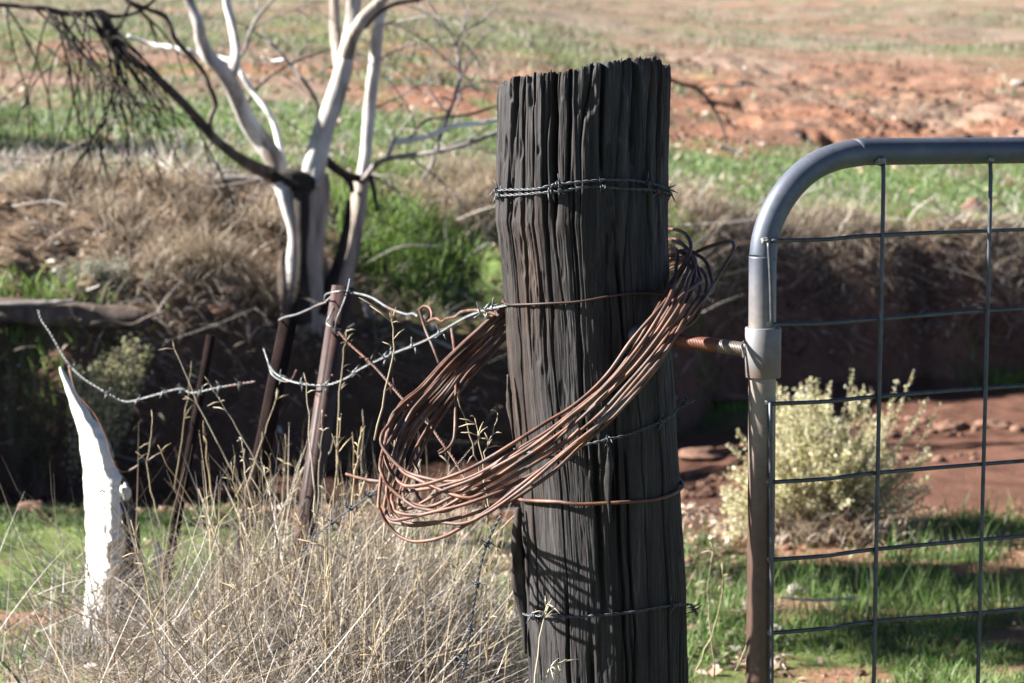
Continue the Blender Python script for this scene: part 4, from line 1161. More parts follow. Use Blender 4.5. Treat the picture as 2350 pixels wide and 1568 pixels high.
    c = np.array([G0[0], G0[1], 0])
    prof = [(.0208, zc1 - .001), (.0212, zc1), (.0252, zc1 + .0002), (.0260, zc1 - .0015), (.0260, zc0 + .0015), (.0252, zc0 - .0002), (.0212, zc0), (.0208, zc0 + .002), (.0208, zc1 - .001)]
    k = 48
    a = np.linspace(0, 2 * np.pi, k, endpoint=False)
    V = np.vstack([np.stack([c[0] + r * np.cos(a), c[1] + r * np.sin(a), np.full(k, z)], 1) for r, z in prof])
    i = np.arange(len(prof) - 1)[:, None]; j = np.arange(k)[None, :]; j2 = (j + 1) % k
    F = np.stack([i * k + j, i * k + j2, (i + 1) * k + j2, (i + 1) * k + j], -1).reshape(-1, 4)
    o = mesh_obj("sleeve", V, F, M['pipe_rusty'], hz_, smooth=False)
    A = at(1714, 803, 3.345); B = at(1650, 794, 3.36); Cc = at(1474, 770, 3.41)
    for (p, q, mk, nm) in [(A, B, 'thread', "bolt_thread"), (B, Cc, 'thread_rust', "rusted_thread")]:
        L = np.linalg.norm(q - p); n = int(L / .0004)
        f = np.linspace(0, 1, n)
        Cl = p + (q - p) * f[:, None]
        r = .0100 + .0005 * np.abs(((f * L / .0024) % 1) * 2 - 1)
        V, F = tube(Cl, r, 24)
        mesh_obj(nm, V, F, M[mk], hz_)
    # washer / packing disc let into the face of the post
    n_ = np.array([.45, -.89, 0]); n_ /= np.linalg.norm(n_)
    p = at(1470, 772, 3.385)
    V, F = tube(np.array([p + n_ * .002, p - n_ * .02]), .017, 28)
    mesh_obj("washer", V, F, M['galv_dark'], hz_)
    V, F = tube(np.array([A + (0.002, 0, 0), A + np.array([-.006, 0, .0005])]), np.array([.0145, .0125]), 20, rough=.25)
    mesh_obj("weld", V, F, M['weld'], hz_)


build_gate()


# ------------------------------------------------------------------ steel pickets
def picket(label, top, bot, Yt, Yb, w, wl, wr, holes=True):
    p1 = at(*top, Yt); p0 = at(*bot, Yb)
    ax = (p1 - p0) / np.linalg.norm(p1 - p0)
    ext = p0 - ax * .35
    t_ = thing("steel_picket", label, "fence picket", tuple(p0), "rusty steel pickets of the old fence")
    s = np.cross(ax, [0, -1, 0]); s /= np.linalg.norm(s); f = np.cross(s, ax)
    if f[1] > 0: f = -f
    # folded section: the fold towards the camera, one flange running back to each side
    sec = []
    th = .0028
    for ang, L in ((R_(180 + wl), w * .62), (R_(-wr), w)):
        d = np.array([math.cos(ang), math.sin(ang)]); n = np.array([-d[1], d[0]])
        sec.append([n * -th + d * -.002, d * L - n * th, d * L + n * th, n * th + d * -.002])
    mb = MB()
    for q in sec:
        V = []
        for pt in (ext, (ext + p1) / 2, p1):
            for a in q: V.append(pt + s * a[0] + f * a[1])
        F = [[0, 1, 5, 4], [1, 2, 6, 5], [2, 3, 7, 6], [3, 0, 4, 7], [4, 5, 9, 8], [5, 6, 10, 9], [6, 7, 11, 10], [7, 4, 8, 11], [8, 9, 10, 11], [3, 2, 1, 0]]
        mb.add(V, F)
    mb.build("picket_shaft", M['rust_dark' if holes else 'rust_shaded'], t_, smooth=False)
    if holes:
        # rusty bolt stubs / rivets in the wire holes
        for fr in (.22, .42, .60, .78):
            c = p0 + (p1 - p0) * fr + s * w * .5 * math.cos(R_(wr)) - f * (w * .5 * math.sin(R_(wr)) - .003)
            V, F = tube(np.array([c, c + f * .004]), .0035, 10)
            mesh_obj("rivet", V, F, M['rust'], t_)
    return t_


picket("leaning rusty brown steel picket lit from the left with wire tied to its head", (778, 655), (700, 1170), 4.6, 4.5, .029, 46, 20)
picket("rusty picket head, its shade painted dark, standing behind and left of the lit leaning picket", (652, 722), (585, 1060), 4.95, 4.95, .030, 70, 12, False)
picket("farthest rusty picket, shade painted nearly black, half lost in straw", (478, 770), (425, 1060), 5.25, 5.25, .016, 75, 10, False)


# ------------------------------------------------------------------ dead tree
TY = 11.0
tb = at(715, 735, TY); tb[2] = float(h(tb[0], tb[1])) - .05
tree = thing("dead_tree", "bare dead gum tree with white limbs forking from a split trunk on the bank", "tree", tuple(tb))


def limb(name, pts, mk, parent=tree, Y=TY, rough=.28, k=12, ywob=.25, rs=1):
    P = []
    for i, q in enumerate(pts):
        u, v, r = q[:3]
        yy = Y + (q[3] if len(q) > 3 else 0)
        p = at(u, v, yy)
        P.append(np.append(p, px(r, yy)))
    C = spline(np.array(P), 7)
    V, F = tube(C[:, :3], np.maximum(C[:, 3], .002), k, rough=rough, rs=rs)
    return mesh_obj(name, V, F, M[mk], parent)


trk = limb("trunk", [(712, 770, 50), (706, 710, 46), (704, 640, 38), (706, 560, 34), (712, 490, 34), (716, 430, 36), (722, 395, 28)], 'bark_trunk', k=28, rough=.45, rs=2)
limb("split_slab", [(668, 760, 16), (668, 700, 17), (670, 620, 15), (676, 550, 15), (668, 500, 16), (655, 450, 18), (648, 418, 20)], 'bark_white', parent=trk, Y=TY - .16, k=16, rough=.4, rs=3)
limb("split_slab", [(652, 745, 13), (650, 700, 11), (648, 640, 9), (650, 575, 5)], 'bark_brown', parent=trk, Y=TY - .25, k=12, rough=.6, rs=4)
limb("broken_crown", [(628, 408, 15), (648, 412, 22), (668, 415, 26), (695, 420, 24), (718, 430, 18)], 'bark_dark', parent=trk, Y=TY - .15, k=18, rough=.8, rs=5)
limb("root_flare", [(668, 800, 40), (680, 740, 36), (692, 690, 30), (702, 630, 26)], 'bark_trunk', parent=trk, Y=TY - .03, k=20, rough=.7, rs=80)
limb("root_flare", [(752, 800, 44), (748, 740, 38), (744, 690, 28), (742, 640, 18), (738, 590, 9)], 'bark_trunk', parent=trk, Y=TY + .05, k=20, rough=.7, rs=81)
limb("charred_hollow", [(690, 440, 16), (692, 520, 14), (694, 600, 10), (690, 690, 18), (690, 740, 22)], 'bark_dark', parent=trk, Y=TY - .20, k=14, rough=.7, rs=6)
limb("trunk", [(768, 760, 32), (772, 700, 30), (788, 630, 27), (806, 550, 23), (820, 480, 19), (828, 420, 17), (835, 385, 15)], 'bark_trunk', k=20, rough=.35, rs=7, Y=TY + .12)
limb("charred_hollow", [(745, 720, 22), (760, 650, 16), (782, 580, 11), (797, 510, 8), (800, 460, 5)], 'bark_dark', parent=trk, Y=TY - .02, k=14, rough=.6, rs=8)
l1 = limb("limb", [(648, 405, 20), (632, 368, 23), (602, 325, 22), (570, 280, 20, -.05), (545, 225, 19, -.1), (528, 188, 20, -.15), (503, 155, 18, -.2), (480, 130, 17, -.22), (464, 95, 14, -.25), (458, 60, 13, -.3), (444, 25, 11, -.3), (428, -15, 11, -.3), (420, -60, 10, -.3)], 'bark_white', k=18, rs=9)
limb("branch", [(524, 192, 15, -.12), (538, 155, 13, -.1), (542, 115, 11, -.05), (534, 65, 10, 0), (522, 15, 10, .05), (516, -50, 9, .05)], 'bark_white', parent=l1, rs=10)
l2 = limb("limb", [(655, 418, 17), (620, 400, 16, -.1), (588, 385, 14, -.2), (540, 358, 12, -.3), (495, 322, 11, -.35), (468, 290, 11, -.4), (430, 248, 10, -.45), (395, 212, 10, -.5), (345, 168, 9, -.6), (300, 132, 9, -.65), (268, 98, 11, -.7), (246, 55, 13, -.7), (232, 32, 12, -.7), (205, 30, 8, -.75), (150, 30, 7, -.8), (90, 18, 6, -.85), (40, 14, 6, -.85), (-30, 10, 5, -.9)], 'bark_brown', k=14, rs=11)
limb("branch", [(498, 322, 7, -.35), (484, 300, 6, -.35), (482, 275, 6, -.35), (494, 245, 6, -.35), (490, 222, 6, -.38), (478, 195, 6, -.4), (466, 165, 6, -.4), (440, 132, 6, -.45), (404, 92, 6, -.5), (388, 55, 6, -.5), (374, 35, 6, -.5), (335, 20, 5, -.55), (295, 2, 5, -.6), (260, -30, 4, -.6)], 'bark_brown', parent=l2, rs=12)
limb("branch", [(232, 30, 6, -.7), (262, 38, 5, -.65), (310, 30, 4, -.6), (345, 8, 4, -.6), (370, -20, 3, -.6)], 'bark_dark', parent=l2, rs=13)
l3 = limb("limb", [(712, 425, 28, -.1), (722, 385, 25, -.1), (735, 335, 24, -.1), (748, 290, 23, -.1), (768, 230, 22, -.12), (782, 180, 21, -.12), (790, 145, 20, -.12), (800, 95, 18, -.1), (808, 40, 17, -.1), (814, -40, 16, -.1)], 'bark_white', k=20, rs=14)
limb("branch", [(778, 150, 13, -.05), (772, 100, 13, 0), (769, 50, 12, .05), (766, -40, 11, .05)], 'bark_trunk', parent=l3, rs=15)
limb("branch", [(795, 130, 17, -.22), (806, 90, 16, -.25), (826, 52, 14, -.3), (848, 26, 12, -.3), (872, 5, 11, -.3), (900, -25, 10, -.3)], 'bark_trunk', parent=l3, rs=16)
limb("limb", [(830, 420, 15, .12), (836, 380, 15, .12), (842, 330, 14, .12), (846, 270, 14, .1), (853, 200, 14, .1), (861, 140, 14, .08), (869, 70, 13, .05), (878, 0, 12, .05), (884, -50, 12, .05)], 'bark_white', k=16, rs=17)
limb("branch", [(835, 62, 8, -.25), (870, 25, 8, -.2), (905, 8, 7, -.2), (950, 0, 6, -.2), (985, -8, 5, -.2)], 'bark_brown', parent=l3, rs=18)
# thin branches
limb("branch", [(652, 385, 10, .2), (642, 340, 8, .25), (630, 285, 8, .3), (612, 252, 7, .3), (578, 208, 7, .35), (555, 170, 6, .35), (540, 146, 6, .4), (505, 134, 6, .45), (455, 125, 6, .5), (430, 116, 6, .5), (390, 108, 5, .55), (340, 100, 5, .6), (292, 82, 4, .6)], 'bark_pale', parent=l1, rs=19)
limb("branch", [(540, 146, 4, .4), (562, 115, 4, .4), (572, 80, 4, .4), (595, 35, 4, .4), (632, -5, 3, .4)], 'bark_grey', parent=l1, rs=20)
limb("branch", [(562, 248, 4, .5), (588, 205, 4, .5), (625, 172, 3, .5), (665, 148, 3, .5), (710, 128, 3, .5), (765, 110, 2, .5)], 'bark_brown', parent=l1, rs=21)
limb("branch", [(736, 285, 4, .4), (728, 235, 4, .4), (700, 190, 4, .4), (662, 145, 4, .45), (640, 118, 3, .45), (600, 85, 3, .5), (560, 60, 2, .5)], 'bark_grey', parent=l1, rs=22)
limb("branch", [(656, 136, 3, .45), (625, 140, 3, .5), (600, 132, 2, .5)], 'bark_pale', parent=l1, rs=23)
limb("branch", [(745, 365, 11, 0), (768, 385, 10, 0), (795, 402, 10, .05), (832, 412, 9, .1)], 'bark_dark', k=12, rs=24)
limb("branch", [(782, 392, 8, .02), (800, 415, 8, .05), (808, 440, 6, .08)], 'bark_dark', rs=25)
l4 = limb("limb", [(836, 415, 9, .05), (846, 398, 8, 0), (862, 378, 7, -.05), (888, 365, 6, -.1), (940, 357, 6, -.15), (1000, 349, 5, -.2), (1050, 338, 5, -.2), (1100, 320, 5, -.2), (1150, 300, 4, -.2), (1220, 285, 4, -.2)], 'bark_grey', rs=26)
limb("branch", [(886, 366, 5, -.1), (896, 345, 5, -.1), (906, 326, 7, -.1), (925, 324, 7, -.1), (960, 318, 6, -.12), (1000, 306, 6, -.15), (1035, 291, 5, -.15), (1080, 286, 5, -.15), (1110, 282, 5, -.15), (1150, 274, 5, -.15), (1230, 268, 4, -.15)], 'bark_pale', parent=l4, rs=27)
limb("branch", [(940, 322, 4, -.1), (958, 292, 4, -.05), (982, 275, 4, 0), (1025, 269, 3, 0), (1080, 262, 3, 0), (1150, 240, 3, 0)], 'bark_brown', parent=l4, rs=28)
limb("branch", [(850, 405, 6, -.05), (858, 440, 5, -.1), (866, 485, 4, -.1)], 'bark_dark', parent=l4, rs=29)
limb("branch", [(1000, 350, 4, -.2), (1010, 315, 4, -.15), (1030, 262, 4, -.1), (1046, 215, 4, -.1), (1055, 165, 4, -.05), (1048, 110, 3, 0), (1058, 78, 2, 0), (1085, 60, 2, 0), (1115, 45, 2, 0)], 'bark_grey', parent=l4, rs=30)
limb("branch", [(1046, 105, 3, 0), (1030, 70, 2, 0), (1000, 30, 2, 0), (980, -5, 2, 0)], 'bark_grey', parent=l4, rs=31)
limb("branch", [(1060, 78, 2, 0), (1075, 40, 2, 0), (1060, 5, 2, 0), (1050, -20, 2, 0)], 'bark_grey', parent=l4, rs=32)
limb("branch", [(1030, 262, 2, -.1), (1015, 225, 2, 0), (1040, 230, 2, 0), (1060, 210, 2, 0)], 'bark_grey', parent=l4, rs=33)

# twigs drooping from the brown limb, top left
mb = MB()
def twig(p0, dirv, L, r, depth=0):
    n = 7
    P = [np.array(p0)]
    d = np.array(dirv, float); d /= np.linalg.norm(d)
    for i in range(n):
        d = d + np.array([rng.normal(0, .13), rng.normal(0, .13), -.10 + rng.normal(0, .10)]); d /= np.linalg.norm(d)
        P.append(P[-1] + d * L / n)
    P = np.array(P)
    mb.tube(P, np.linspace(r, r * .45, n + 1), 5)
    if depth < 2:
        for q in range(random.randint(1, 3)):
            i = random.randint(1, n - 1)
            twig(P[i], (P[i] - P[i - 1]) / np.linalg.norm(P[i] - P[i - 1]) + rng.normal(0, .45, 3), L * random.uniform(.3, .6), r * .65, depth + 1)
TW = []
limbline = [(240, 48), (225, 32), (190, 30), (150, 30), (110, 22), (60, 15), (10, 12), (262, 75), (300, 6)]
for q in range(30):
    a_ = limbline[random.randint(0, 8)]; b_ = limbline[random.randint(0, 6)]
    f = random.random() * .5
    TW.append((a_[0] * (1 - f) + b_[0] * f + random.uniform(-8, 8), a_[1] * (1 - f) + b_[1] * f - 2, random.choice([-.25, .1, .35, .55, .6, .7, .45]) + random.uniform(-.15, .15), random.uniform(.30, .80)))
for (u, v, du, L) in TW:
    p = at(u, v, TY - .8 + rng.normal(0, .03))
    twig(p, (du, rng.normal(0, .3), -.55), L, random.uniform(.0048, .0068))
mb.build("twigs", M['bark_dark'], l2)
mb = MB()
for (u, v, dy, du, dv, L) in [(1000, 306, -.15, .6, 1, .4), (1035, 291, -.15, .2, 1, .45), (960, 318, -.12, -.1, 1, .5), (1000, 349, -.2, .7, .5, .5), (1050, 338, -.2, .8, -.3, .45), (940, 357, -.15, .5, -.6, .5), (1055, 165, -.05, -.6, .7, .5),
                              (1046, 215, -.1, .8, .5, .45), (1030, 262, -.1, -.7, .6, .4), (890, 365, -.1, .3, 1, .55), (860, 150, .1, .8, .5, .5), (850, 250, .1, .8, .3, .5), (868, 60, .1, .9, .2, .55),
                              (640, 118, .45, -.5, .8, .45), (600, 85, .5, -.6, .5, .4), (700, 190, .4, .7, .6, .4), (728, 235, .4, -.6, .6, .35), (665, 148, .5, .4, .9, .4), (572, 80, .4, .6, .7, .4), (595, 35, .4, -.6, .7, .4),
                              (340, 100, .6, -.8, .3, .4), (292, 82, .6, -.8, .6, .4), (1100, 320, -.2, .8, .3, .4), (1085, 60, 0, .7, .5, .3), (905, 8, -.2, .8, -.2, .4), (950, 0, -.2, .7, -.5, .4), (850, 405, 0, .9, -.5, .4)]:
    twig(at(u, v, TY + dy), (du, rng.normal(0, .25), dv * .8 + .15), L * 1.15, .0045, 1)
mb.build("twigs", M['bark_grey'], l4)


# ------------------------------------------------------------------ logs and fallen wood
def lying(name, label, cat, pts, Y, mk, k=14, rough=.4, rs=40, dz=0.0):
    P = []
    for q in pts:
        u, v, r = q[:3]; yy = Y + (q[3] if len(q) > 3 else 0)
        P.append(np.append(at(u, v, yy) + np.array([0, 0, dz]), px(r, yy)))
    C = spline(np.array(P), 8)
    V, F = tube(C[:, :3], C[:, 3], k, rough=rough, rs=rs)
    return mesh_obj(name, V, F, M[mk], label=label, cat=cat)


lying("fallen_log", "long brown fallen log lying along the left creek bank", "log", [(-420, 700, 32), (-150, 708, 32), (0, 716, 30), (120, 722, 29), (230, 728, 27), (300, 732, 25), (335, 735, 20)], 10.25, 'bark_brown', 20, .35, 41)
lying("bark_strip", "pale strip of loose bark on top of the fallen log", "bark", [(-20, 699, 5), (60, 697, 6), (120, 695, 5), (172, 689, 3)], 10.2, 'bark_grey', 8, .6, 42)
lying("fallen_branch", "straight grey fallen branch on the bank top left of the dead tree", "branch", [(290, 404, 4), (370, 409, 7), (470, 410, 8), (560, 411, 8), (625, 412, 9)], 12.25, 'bark_grey', 10, .4, 43)
lying("fallen_limb", "short weathered grey limb leaning on the bank right of the dead tree", "limb", [(825, 556, 11), (850, 545, 13), (880, 530, 12), (915, 512, 10)], 12.5, 'bark_grey', 12, .5, 44)
lying("fallen_branch", "slender curved grey branch arching behind the dead tree's right side", "branch", [(870, 478, 6), (905, 465, 6), (945, 436, 6), (975, 405, 5), (992, 375, 5), (998, 350, 4)], 12.9, 'bark_grey', 10, .3, 45)
lying("fallen_stick", "pale stick lying in the grass at the bank edge behind the coil wire", "stick", [(935, 495, 4), (980, 470, 5), (1015, 448, 5), (1050, 425, 4)], 13.1, 'bark_grey', 8, .4, 46)
lying("bark_slab", "curled grey bark slab resting by the right trunk", "bark", [(826, 520, 12), (845, 508, 16), (862, 500, 13)], 12.35, 'bark_grey', 12, .5, 47)
lying("fallen_stick", "pale stick propped on the bank just right of the post", "stick", [(1555, 490, 3), (1580, 515, 4), (1602, 545, 4)], 13.3, 'bark_white', 8, .3, 48)
lying("fallen_stick", "thin pale stick on the soil near the post top", "stick", [(1650, 335, 4), (1680, 345, 4), (1700, 352, 3)], 18.5, 'bark_white', 8, .3, 49)
lying("broken_root", "pale twisted root jutting from the bank behind the lit picket", "root", [(835, 690, 6), (850, 730, 9), (868, 765, 9), (885, 795, 4)], 11.2, 'bark_grey', 10, .5, 50)
lying("fallen_stick", "pinkish stick leaning across the fallen log", "stick", [(210, 742, 3), (250, 738, 4), (300, 745, 3), (340, 728, 4), (380, 715, 3)], 9.95, 'bark_brown', 8, .3, 51)
lying("fallen_twig", "dark twig half buried in straw at the foot of the mound", "twig", [(560, 1545, 4), (600, 1515, 5), (640, 1490, 5), (690, 1460, 3)], 3.9, 'bark_dark', 8, .5, 52)
lying("fallen_stick", "straw coloured stick lying in the gate's shadow on the turf", "stick", [(1790, 1370, 3), (1870, 1378, 3), (1960, 1372, 3)], 6.1, 'bark_white', 8, .3, 53)

# bare sapling behind the right of the post
sap = thing("bare_sapling", "thin leafless sapling arching out from behind the post top right", "sapling", tuple(at(1665, 330, 15.5)))
limb("stem", [(1500, 165, 5), (1545, 186, 5), (1590, 200, 4), (1620, 222, 4), (1640, 255, 4), (1658, 290, 3), (1668, 330, 3)], 'bark_brown', parent=sap, Y=15.5, rs=60)
limb("branch", [(1598, 204, 2), (1640, 196, 2), (1690, 200, 2), (1720, 190, 2)], 'bark_brown', parent=sap, Y=15.5, rs=61)
limb("branch", [(1625, 228, 2), (1665, 240, 2), (1710, 258, 2)], 'bark_brown', parent=sap, Y=15.5, rs=62)
limb("branch", [(1640, 255, 2), (1662, 262, 2), (1690, 300, 1.5)], 'bark_brown', parent=sap, Y=15.5, rs=63)

def lump_geo(p, sz, seed, rough=1.1, nt_=18, np_=26):
    th = np.linspace(0.001, np.pi - .001, nt_)[:, None]; ph = np.linspace(0, 2 * np.pi, np_, endpoint=False)[None, :]
    nx = np.sin(th) * np.cos(ph); ny = np.sin(th) * np.sin(ph); nz = np.cos(th) + 0 * ph
    rr = 1 + rough * (fbm(nx * 1.4 + seed, ny * 1.4 + nz * 1.8, 4, seed) - .5)
    rr = np.minimum(rr, .95 + .25 * fbm(nx * 2 + nz, ny * 2 + seed, 2, seed + 1))
    V = np.stack([p[0] + rr * nx * sz[0], p[1] + rr * ny * sz[1], p[2] + rr * nz * sz[2]], -1).reshape(-1, 3)
    i = np.arange(nt_ - 1)[:, None]; j = np.arange(np_)[None, :]; j2 = (j + 1) % np_
    return V, np.stack([i * np_ + j, (i + 1) * np_ + j, (i + 1) * np_ + j2, i * np_ + j2], -1).reshape(-1, 4)


# ------------------------------------------------------------------ bleached broken stump at the left
def build_stump():
    Y0 = 5.15
    L = [(845, 136), (862, 140), (880, 147), (920, 158), (960, 171), (1000, 181), (1060, 188), (1120, 191), (1200, 194), (1280, 195), (1340, 195), (1400, 192), (1600, 188)]
    Rr = [(845, 142), (862, 153), (880, 163), (920, 185), (960, 212), (1000, 242), (1060, 266), (1120, 276), (1200, 276), (1280, 272), (1340, 266), (1400, 256), (1600, 244)]
    vs = np.linspace(845, 1600, 150)
    lu = np.interp(vs, *zip(*L)); ru = np.interp(vs, *zip(*Rr))
    ru = ru + 26 * (fbm(vs / 13, vs * 0 + 2, 4, 201) - .35) * np.clip((vs - 900) / 150, 0, 1); lu = lu + 4 * (fbm(vs / 20, vs * 0 + 7, 3, 202) - .5)
    k = 40
    a = np.linspace(0, 2 * np.pi, k, endpoint=False)
    rings = []
    for v, l, r in zip(vs, lu, ru):
        p0 = at(l, v, Y0); p1 = at(r, v, Y0)
        w = (p1[0] - p0[0]) / 2; c = (p0 + p1) / 2
        th = .035 + .02 * min(1, (v - 845) / 300)
        th = min(th, w * 1.6 + .004)
        # flat split face turned to the sun side, rough heart side away
        ca, sa = np.cos(a), np.sin(a)
        sq = np.sign(ca) * np.abs(ca) ** .6; sq2 = np.sign(sa) * np.abs(sa) ** .6
        nn = 1 + .20 * (fbm(ca * 3 + 9, v / 40 + sa * 3, 3, 203) - .5) + .16 * (fbm(ca * 11 + 4, v / 170 + sa * 9, 3, 204) - .5)
        ang = R_(-24)
        lx = w * 1.0 * sq * nn; ly = th * sq2 * nn
        X = c[0] + lx; Yy = c[1] + ly + -lx * math.tan(R_(42))
        rings.append(np.stack([X, Yy, np.full(k, c[2])], 1))
    V = np.vstack(rings + [np.repeat(rings[0].mean(0)[None], k, 0) + [0, 0, .004]])
    n = len(rings)
    V = np.vstack([V[-k:], V[:-k]])
    i = np.arange(n)[:, None]; j = np.arange(k)[None, :]; j2 = (j + 1) % k
    F = np.stack([i * k + j, (i + 1) * k + j, (i + 1) * k + j2, i * k + j2], -1).reshape(-1, 4)
    b = at(200, 1430, Y0)
    t_ = thing("broken_stump", "tall jagged sun bleached white stump splinter standing left of the dry grass", "stump", tuple(b))
    mesh_obj("bleached_wood", V, F, M['stump'], t_)
    C = spline([np.append(at(u, v, Y0 + .13), px(r, Y0)) for u, v, r in [(262, 1085, 9), (275, 1120, 18), (282, 1180, 26), (290, 1240, 31), (290, 1310, 36), (280, 1400, 40), (270, 1500, 44)]], 10)
    V, F = tube(C[:, :3], C[:, 3], 20, rough=.8, rs=71); mesh_obj("shaded_heart", V, F, M['stump_shaded'], t_)
    for (u, v, dy, sz, sd) in [(288, 1128, .09, (.013, .015, .019), 72), (364, 1285, .03, (.013, .015, .040), 73)]:
        V, F = lump_geo(at(u, v, Y0 + dy), sz, sd, 2.2)
        mesh_obj("wood_chunk", V, F, M['stump'], t_)


build_stump()


# ------------------------------------------------------------------ shrubs
def shrub(label, base, Y, tips, n_leaf, leaf, cols, stemmat, seed, spread=.02, cat="shrub", name="wild_shrub", start=.15):
    rg = np.random.default_rng(seed)
    b = at(*base, Y); b[2] = float(h(b[0], b[1])) - .01
    t_ = thing(name, label, cat, tuple(b))
    ms = MB(); LV = []; LC = []
    for (u, v, dy) in tips:
        tip = at(u, v, Y + dy)
        b0 = b + np.array([rg.normal(0, spread * 1.5), rg.normal(0, spread * 1.5), 0])
        mid = b0 * .5 + tip * .5 + np.array([(tip[0] - b0[0]) * .12, rg.normal(0, .02), .02]) + rg.normal(0, .012, 3)
        C = spline([b0, mid, tip], 9)
        ms.tube(C, np.linspace(.0028, .0010, len(C)), 4)
        f = rg.uniform(start, 1.0, n_leaf) ** .8
        idx = f * (len(C) - 1); i0 = np.minimum(idx.astype(int), len(C) - 2)
        P = C[i0] + (C[i0 + 1] - C[i0]) * (idx - i0)[:, None]
        P = P + rg.normal(0, 1, (n_leaf, 3)) * (spread * (1.15 - .85 * f))[:, None]
        a1 = rg.normal(0, 1, (n_leaf, 3)); a1 /= np.linalg.norm(a1, axis=1)[:, None]
        a2 = np.cross(a1, rg.normal(0, 1, (n_leaf, 3))); a2 /= np.linalg.norm(a2, axis=1)[:, None]
        s = rg.uniform(.5, 1.2, n_leaf)[:, None] * leaf
        LV.append(np.stack([P - a1 * s, P - a2 * s * .5, P + a1 * s, P + a2 * s * .5], 1).reshape(-1, 3))
        p = np.asarray(cols)
        LC.append(np.repeat(p[rg.integers(0, len(p), n_leaf)] * (1 + .15 * rg.standard_normal((n_leaf, 1))), 4, 0))
    ms.build("stems", M[stemmat], t_)
    LV = np.vstack(LV); LC = np.clip(np.vstack(LC), .01, .9)
    mesh_obj("foliage", LV, np.arange(len(LV)).reshape(-1, 4), M['leaf'], t_, col=LC, smooth=False)
    return t_


rg = np.random.default_rng(5)
tips = []
for q in range(640):
    u = rg.normal(1885, 124); u = min(max(u, 1660), 2135)
    e = ((u - 1890) / 245) ** 2
    top = 885 + 130 * e + rg.normal(0, 18) + (200 if u < 1730 else 0) * .5
    v = top + abs(rg.normal(0, 1)) * 120
    if float(vnoise(np.array(u / 42.0), np.array(v / 55.0), 500)) < .36 and v < 1080: continue
    tips.append((u, v, rg.normal(0, .16)))
tips += [(1958, 850, 0), (1860, 865, .05), (2060, 870, 0), (2096, 852, .05), (2130, 912, 0), (2155, 930, 0), (1760, 900, 0), (1790, 890, 0), (1670, 1020, 0), (1655, 1120, 0), (1690, 985, 0), (1905, 880, 0), (2000, 890, 0), (2120, 940, .05)]
SHR = [(.52, .49, .27), (.44, .43, .21), (.58, .555, .36), (.35, .36, .155), (.70, .68, .54), (.40, .33, .22)]
shrub("pale yellow green flowering bush growing behind the gate mesh", (1890, 1245), 7.6, tips, 100, .0070, SHR, 'straw_stem', 5, .015, start=.28)
tips = [(u, v, d) for u, v, d in zip(rg.uniform(165, 330, 70), rg.uniform(770, 860, 70), rg.normal(0, .1, 70))]
tips += [(238, 758, 0), (270, 768, 0), (300, 765, 0), (352, 772, 0), (318, 818, 0), (340, 790, 0)]
tips = [t for t in tips if t[1] > 845 - (t[0] - 150) * .55 and t[1] < 880 - (t[0] - 150) * .25]
shrub("small sunlit olive bush in front of the fallen log", (165, 890), 9.6, tips, 75, .009, SHR[:4], 'bark_brown', 6, .022)
tips = [(u, v, d) for u, v, d in zip(rg.uniform(120, 300, 70), rg.uniform(605, 690, 70), rg.normal(0, .1, 70))]
shrub("low grey green saltbush behind the fallen log", (205, 700), 10.7, tips, 60, .010, [(.20, .20, .15), (.25, .245, .19), (.16, .165, .12)], 'bark_grey', 8, .03)
tips = [(u, v, d) for u, v, d in zip(rg.uniform(10, 130, 40), rg.uniform(800, 960, 40), rg.normal(0, .1, 40))]
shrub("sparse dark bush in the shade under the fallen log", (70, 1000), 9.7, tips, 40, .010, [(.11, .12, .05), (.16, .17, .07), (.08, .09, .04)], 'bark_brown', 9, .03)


# ------------------------------------------------------------------ clods and stones
def lump(name, label, cat, u, v, Y, s, mk, seed, flat=.65, on=True):
    rg = np.random.default_rng(seed)
    p = at(u, v, Y)
    if on:
        for _ in range(6):
            p = at(u, v, Y)
            zz = float(h(p[0], p[1]))
            d = ray(u, v); tt = (zz - EYE) / d[2]
            Y2 = d[1] * tt
            if abs(d[2]) < .004 or Y2 < 3 or abs(Y2 - Y) > 3: break
            Y = .5 * Y + .5 * Y2
        p = at(u, v, Y); p[2] = float(h(p[0], p[1])) + s * flat * .35
    nt_, np_ = 18, 26
    th = np.linspace(0.001, np.pi - .001, nt_)[:, None]; ph = np.linspace(0, 2 * np.pi, np_, endpoint=False)[None, :]
    nx = np.sin(th) * np.cos(ph); ny = np.sin(th) * np.sin(ph); nz = np.cos(th) + 0 * ph
    rr = s * (1 + 1.1 * (fbm(nx * 1.3 + seed, ny * 1.3 + nz * 1.7, 4, seed) - .5))
    V = np.stack([p[0] + rr * nx * 1.15, p[1] + rr * ny, p[2] + rr * nz * flat], -1).reshape(-1, 3)
    i = np.arange(nt_ - 1)[:, None]; j = np.arange(np_)[None, :]; j2 = (j + 1) % np_
    F = np.stack([i * np_ + j, (i + 1) * np_ + j, (i + 1) * np_ + j2, i * np_ + j2], -1).reshape(-1, 4)
    return mesh_obj(name, V, F, M[mk], label=label, cat=cat)


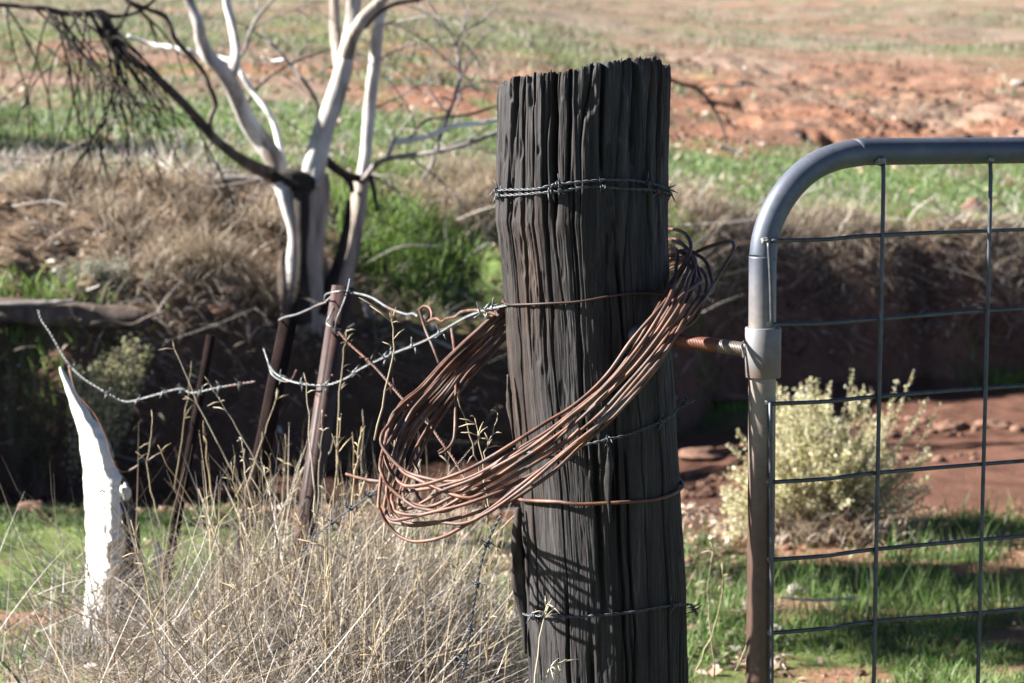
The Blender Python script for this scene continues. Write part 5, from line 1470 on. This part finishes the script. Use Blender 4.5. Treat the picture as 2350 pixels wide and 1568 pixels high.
lump("earth_clod", "lone red brown clod on the green field above the gate's right mesh", "clod", 2238, 490, 15.0, .075, 'clod', 301, .9)
lump("earth_clod", "orange lump of soil at the foot of the bank behind the bush top", "clod", 1858, 830, 13.2, .045, 'clod', 302)
lump("earth_clod", "small orange clod right beside the hinge sleeve's lower bank", "clod", 1885, 868, 12.9, .04, 'clod', 303)
lump("mud_lump", "dark mud lump in the creek bed beside the bush's right tips", "mud", 2180, 985, 10.6, .07, 'clod', 304, .5)
lump("mud_lump", "broad mud lump at the right end of the creek bed", "mud", 2290, 978, 10.8, .08, 'clod', 305, .5)
lump("mud_lump", "cracked mud lump in the creek bed between post and gate stile", "mud", 1615, 1050, 9.8, .10, 'clod', 306, .35)
lump("mud_lump", "flat slab of dried mud right behind the post edge", "mud", 1640, 940, 11.5, .12, 'clod', 307, .25)
lump("pale_stone", "cream stone lying in the dry grass near the bottom", "stone", 703, 1490, 4.05, .020, 'stone', 308, .8, False)
lump("pale_stone", "small tan stone just right of the cream stone", "stone", 752, 1478, 4.1, .012, 'stone', 309, .8, False)
lump("pale_stone", "orange brown stone deep in the shaded creek behind the grass tops", "stone", 512, 1030, 9.2, .05, 'clod', 310, .7)
lump("pale_stone", "flat brown stone at the far edge of the sunlit turf patch", "stone", 80, 1165, 7.9, .055, 'clod', 311, .6)
lump("pale_stone", "grey stone on the turf seen through the lower gate mesh", "stone", 1830, 1362, 6.2, .028, 'stone', 312, .7)
lump("pale_stone", "bright stone far up the red slope at the right edge", "stone", 2335, 140, 33, .10, 'stone', 313, .6)

# ------------------------------------------------------------------ evergreen tree beyond the left edge of the picture: unseen, its crown shaped to shade creek, turf and field
def build_shade_tree():
    base = np.array([-6.6, 8.6]); zb = float(h(base[0], base[1]))
    t_ = thing("shade_tree", "unseen leafy evergreen beyond the left edge, crown shaped to shade the creek", "tree", (base[0], base[1], zb))
    tgt = []
    for X in np.arange(-2.7, 0.35, .40):
        for Y in (9.0, 9.38, 9.68): tgt.append((X, Y, -.1, 5.0 + .8 * rng.uniform(), .34))
        if X > -.5 or X < -2.0: tgt.append((X + .2, 10.12, .02, 5.2 + .6 * rng.uniform(), .19))
    tgt = [q for q in tgt if not (-1.25 < q[0] < -.25 and q[1] > 9.1)]
    for X in (1.15, 1.6, 2.0, 2.4): tgt.append((X, 6.05 + .12 * rng.normal(), 0, 7.0, .28))
    for X in (.9, 1.3, 1.8): tgt.append((X, 6.75 + .1 * rng.normal(), 0, 7.0, .20))
    for (X, Y) in ((-2.6, 13.6), (-2.3, 13.4), (-3.3, 15.6), (-3.6, 16.2), (-3.1, 14.2), (-4.6, 22.5)): tgt.append((X, Y, 1.05, 5.6, .34))
    mb = MB(); ms = MB()
    fork = np.array([base[0], base[1], zb + 2.2])
    ms.tube(spline([[base[0], base[1], zb - .1], [base[0] + .1, base[1], zb + 1.1], fork], 6), np.linspace(.2, .13, 13), 14, rough=.3)
    LV = []; LC = []
    for (X, Y, Z, t, r) in tgt:
        c = np.array([X, Y, Z]) + SUN * t
        ms.tube(spline([fork, (fork + c) / 2 + [0, 0, .25], c], 5), np.linspace(.022, .008, 11), 5)
        n = 330
        P = c + rng.normal(0, r * .55, (n, 3)) * [1, 1, .8]
        a1 = rng.normal(0, 1, (n, 3)); a1 /= np.linalg.norm(a1, axis=1)[:, None]
        a2 = np.cross(a1, rng.normal(0, 1, (n, 3))); a2 /= np.linalg.norm(a2, axis=1)[:, None]
        s = rng.uniform(.03, .06, n)[:, None]
        LV.append(np.stack([P - a1 * s, P - a2 * s * .6, P + a1 * s, P + a2 * s * .6], 1).reshape(-1, 3))
        LC.append(np.repeat(pick(n, [(.05, .08, .025), (.065, .10, .035), (.045, .07, .03)]), 4, 0))
    ms.build("trunk", M['bark_brown'], t_)
    LV = np.vstack(LV)
    mesh_obj("crown", LV, np.arange(len(LV)).reshape(-1, 4), M['leaf'], t_, col=np.vstack(LC), smooth=False)


build_shade_tree()
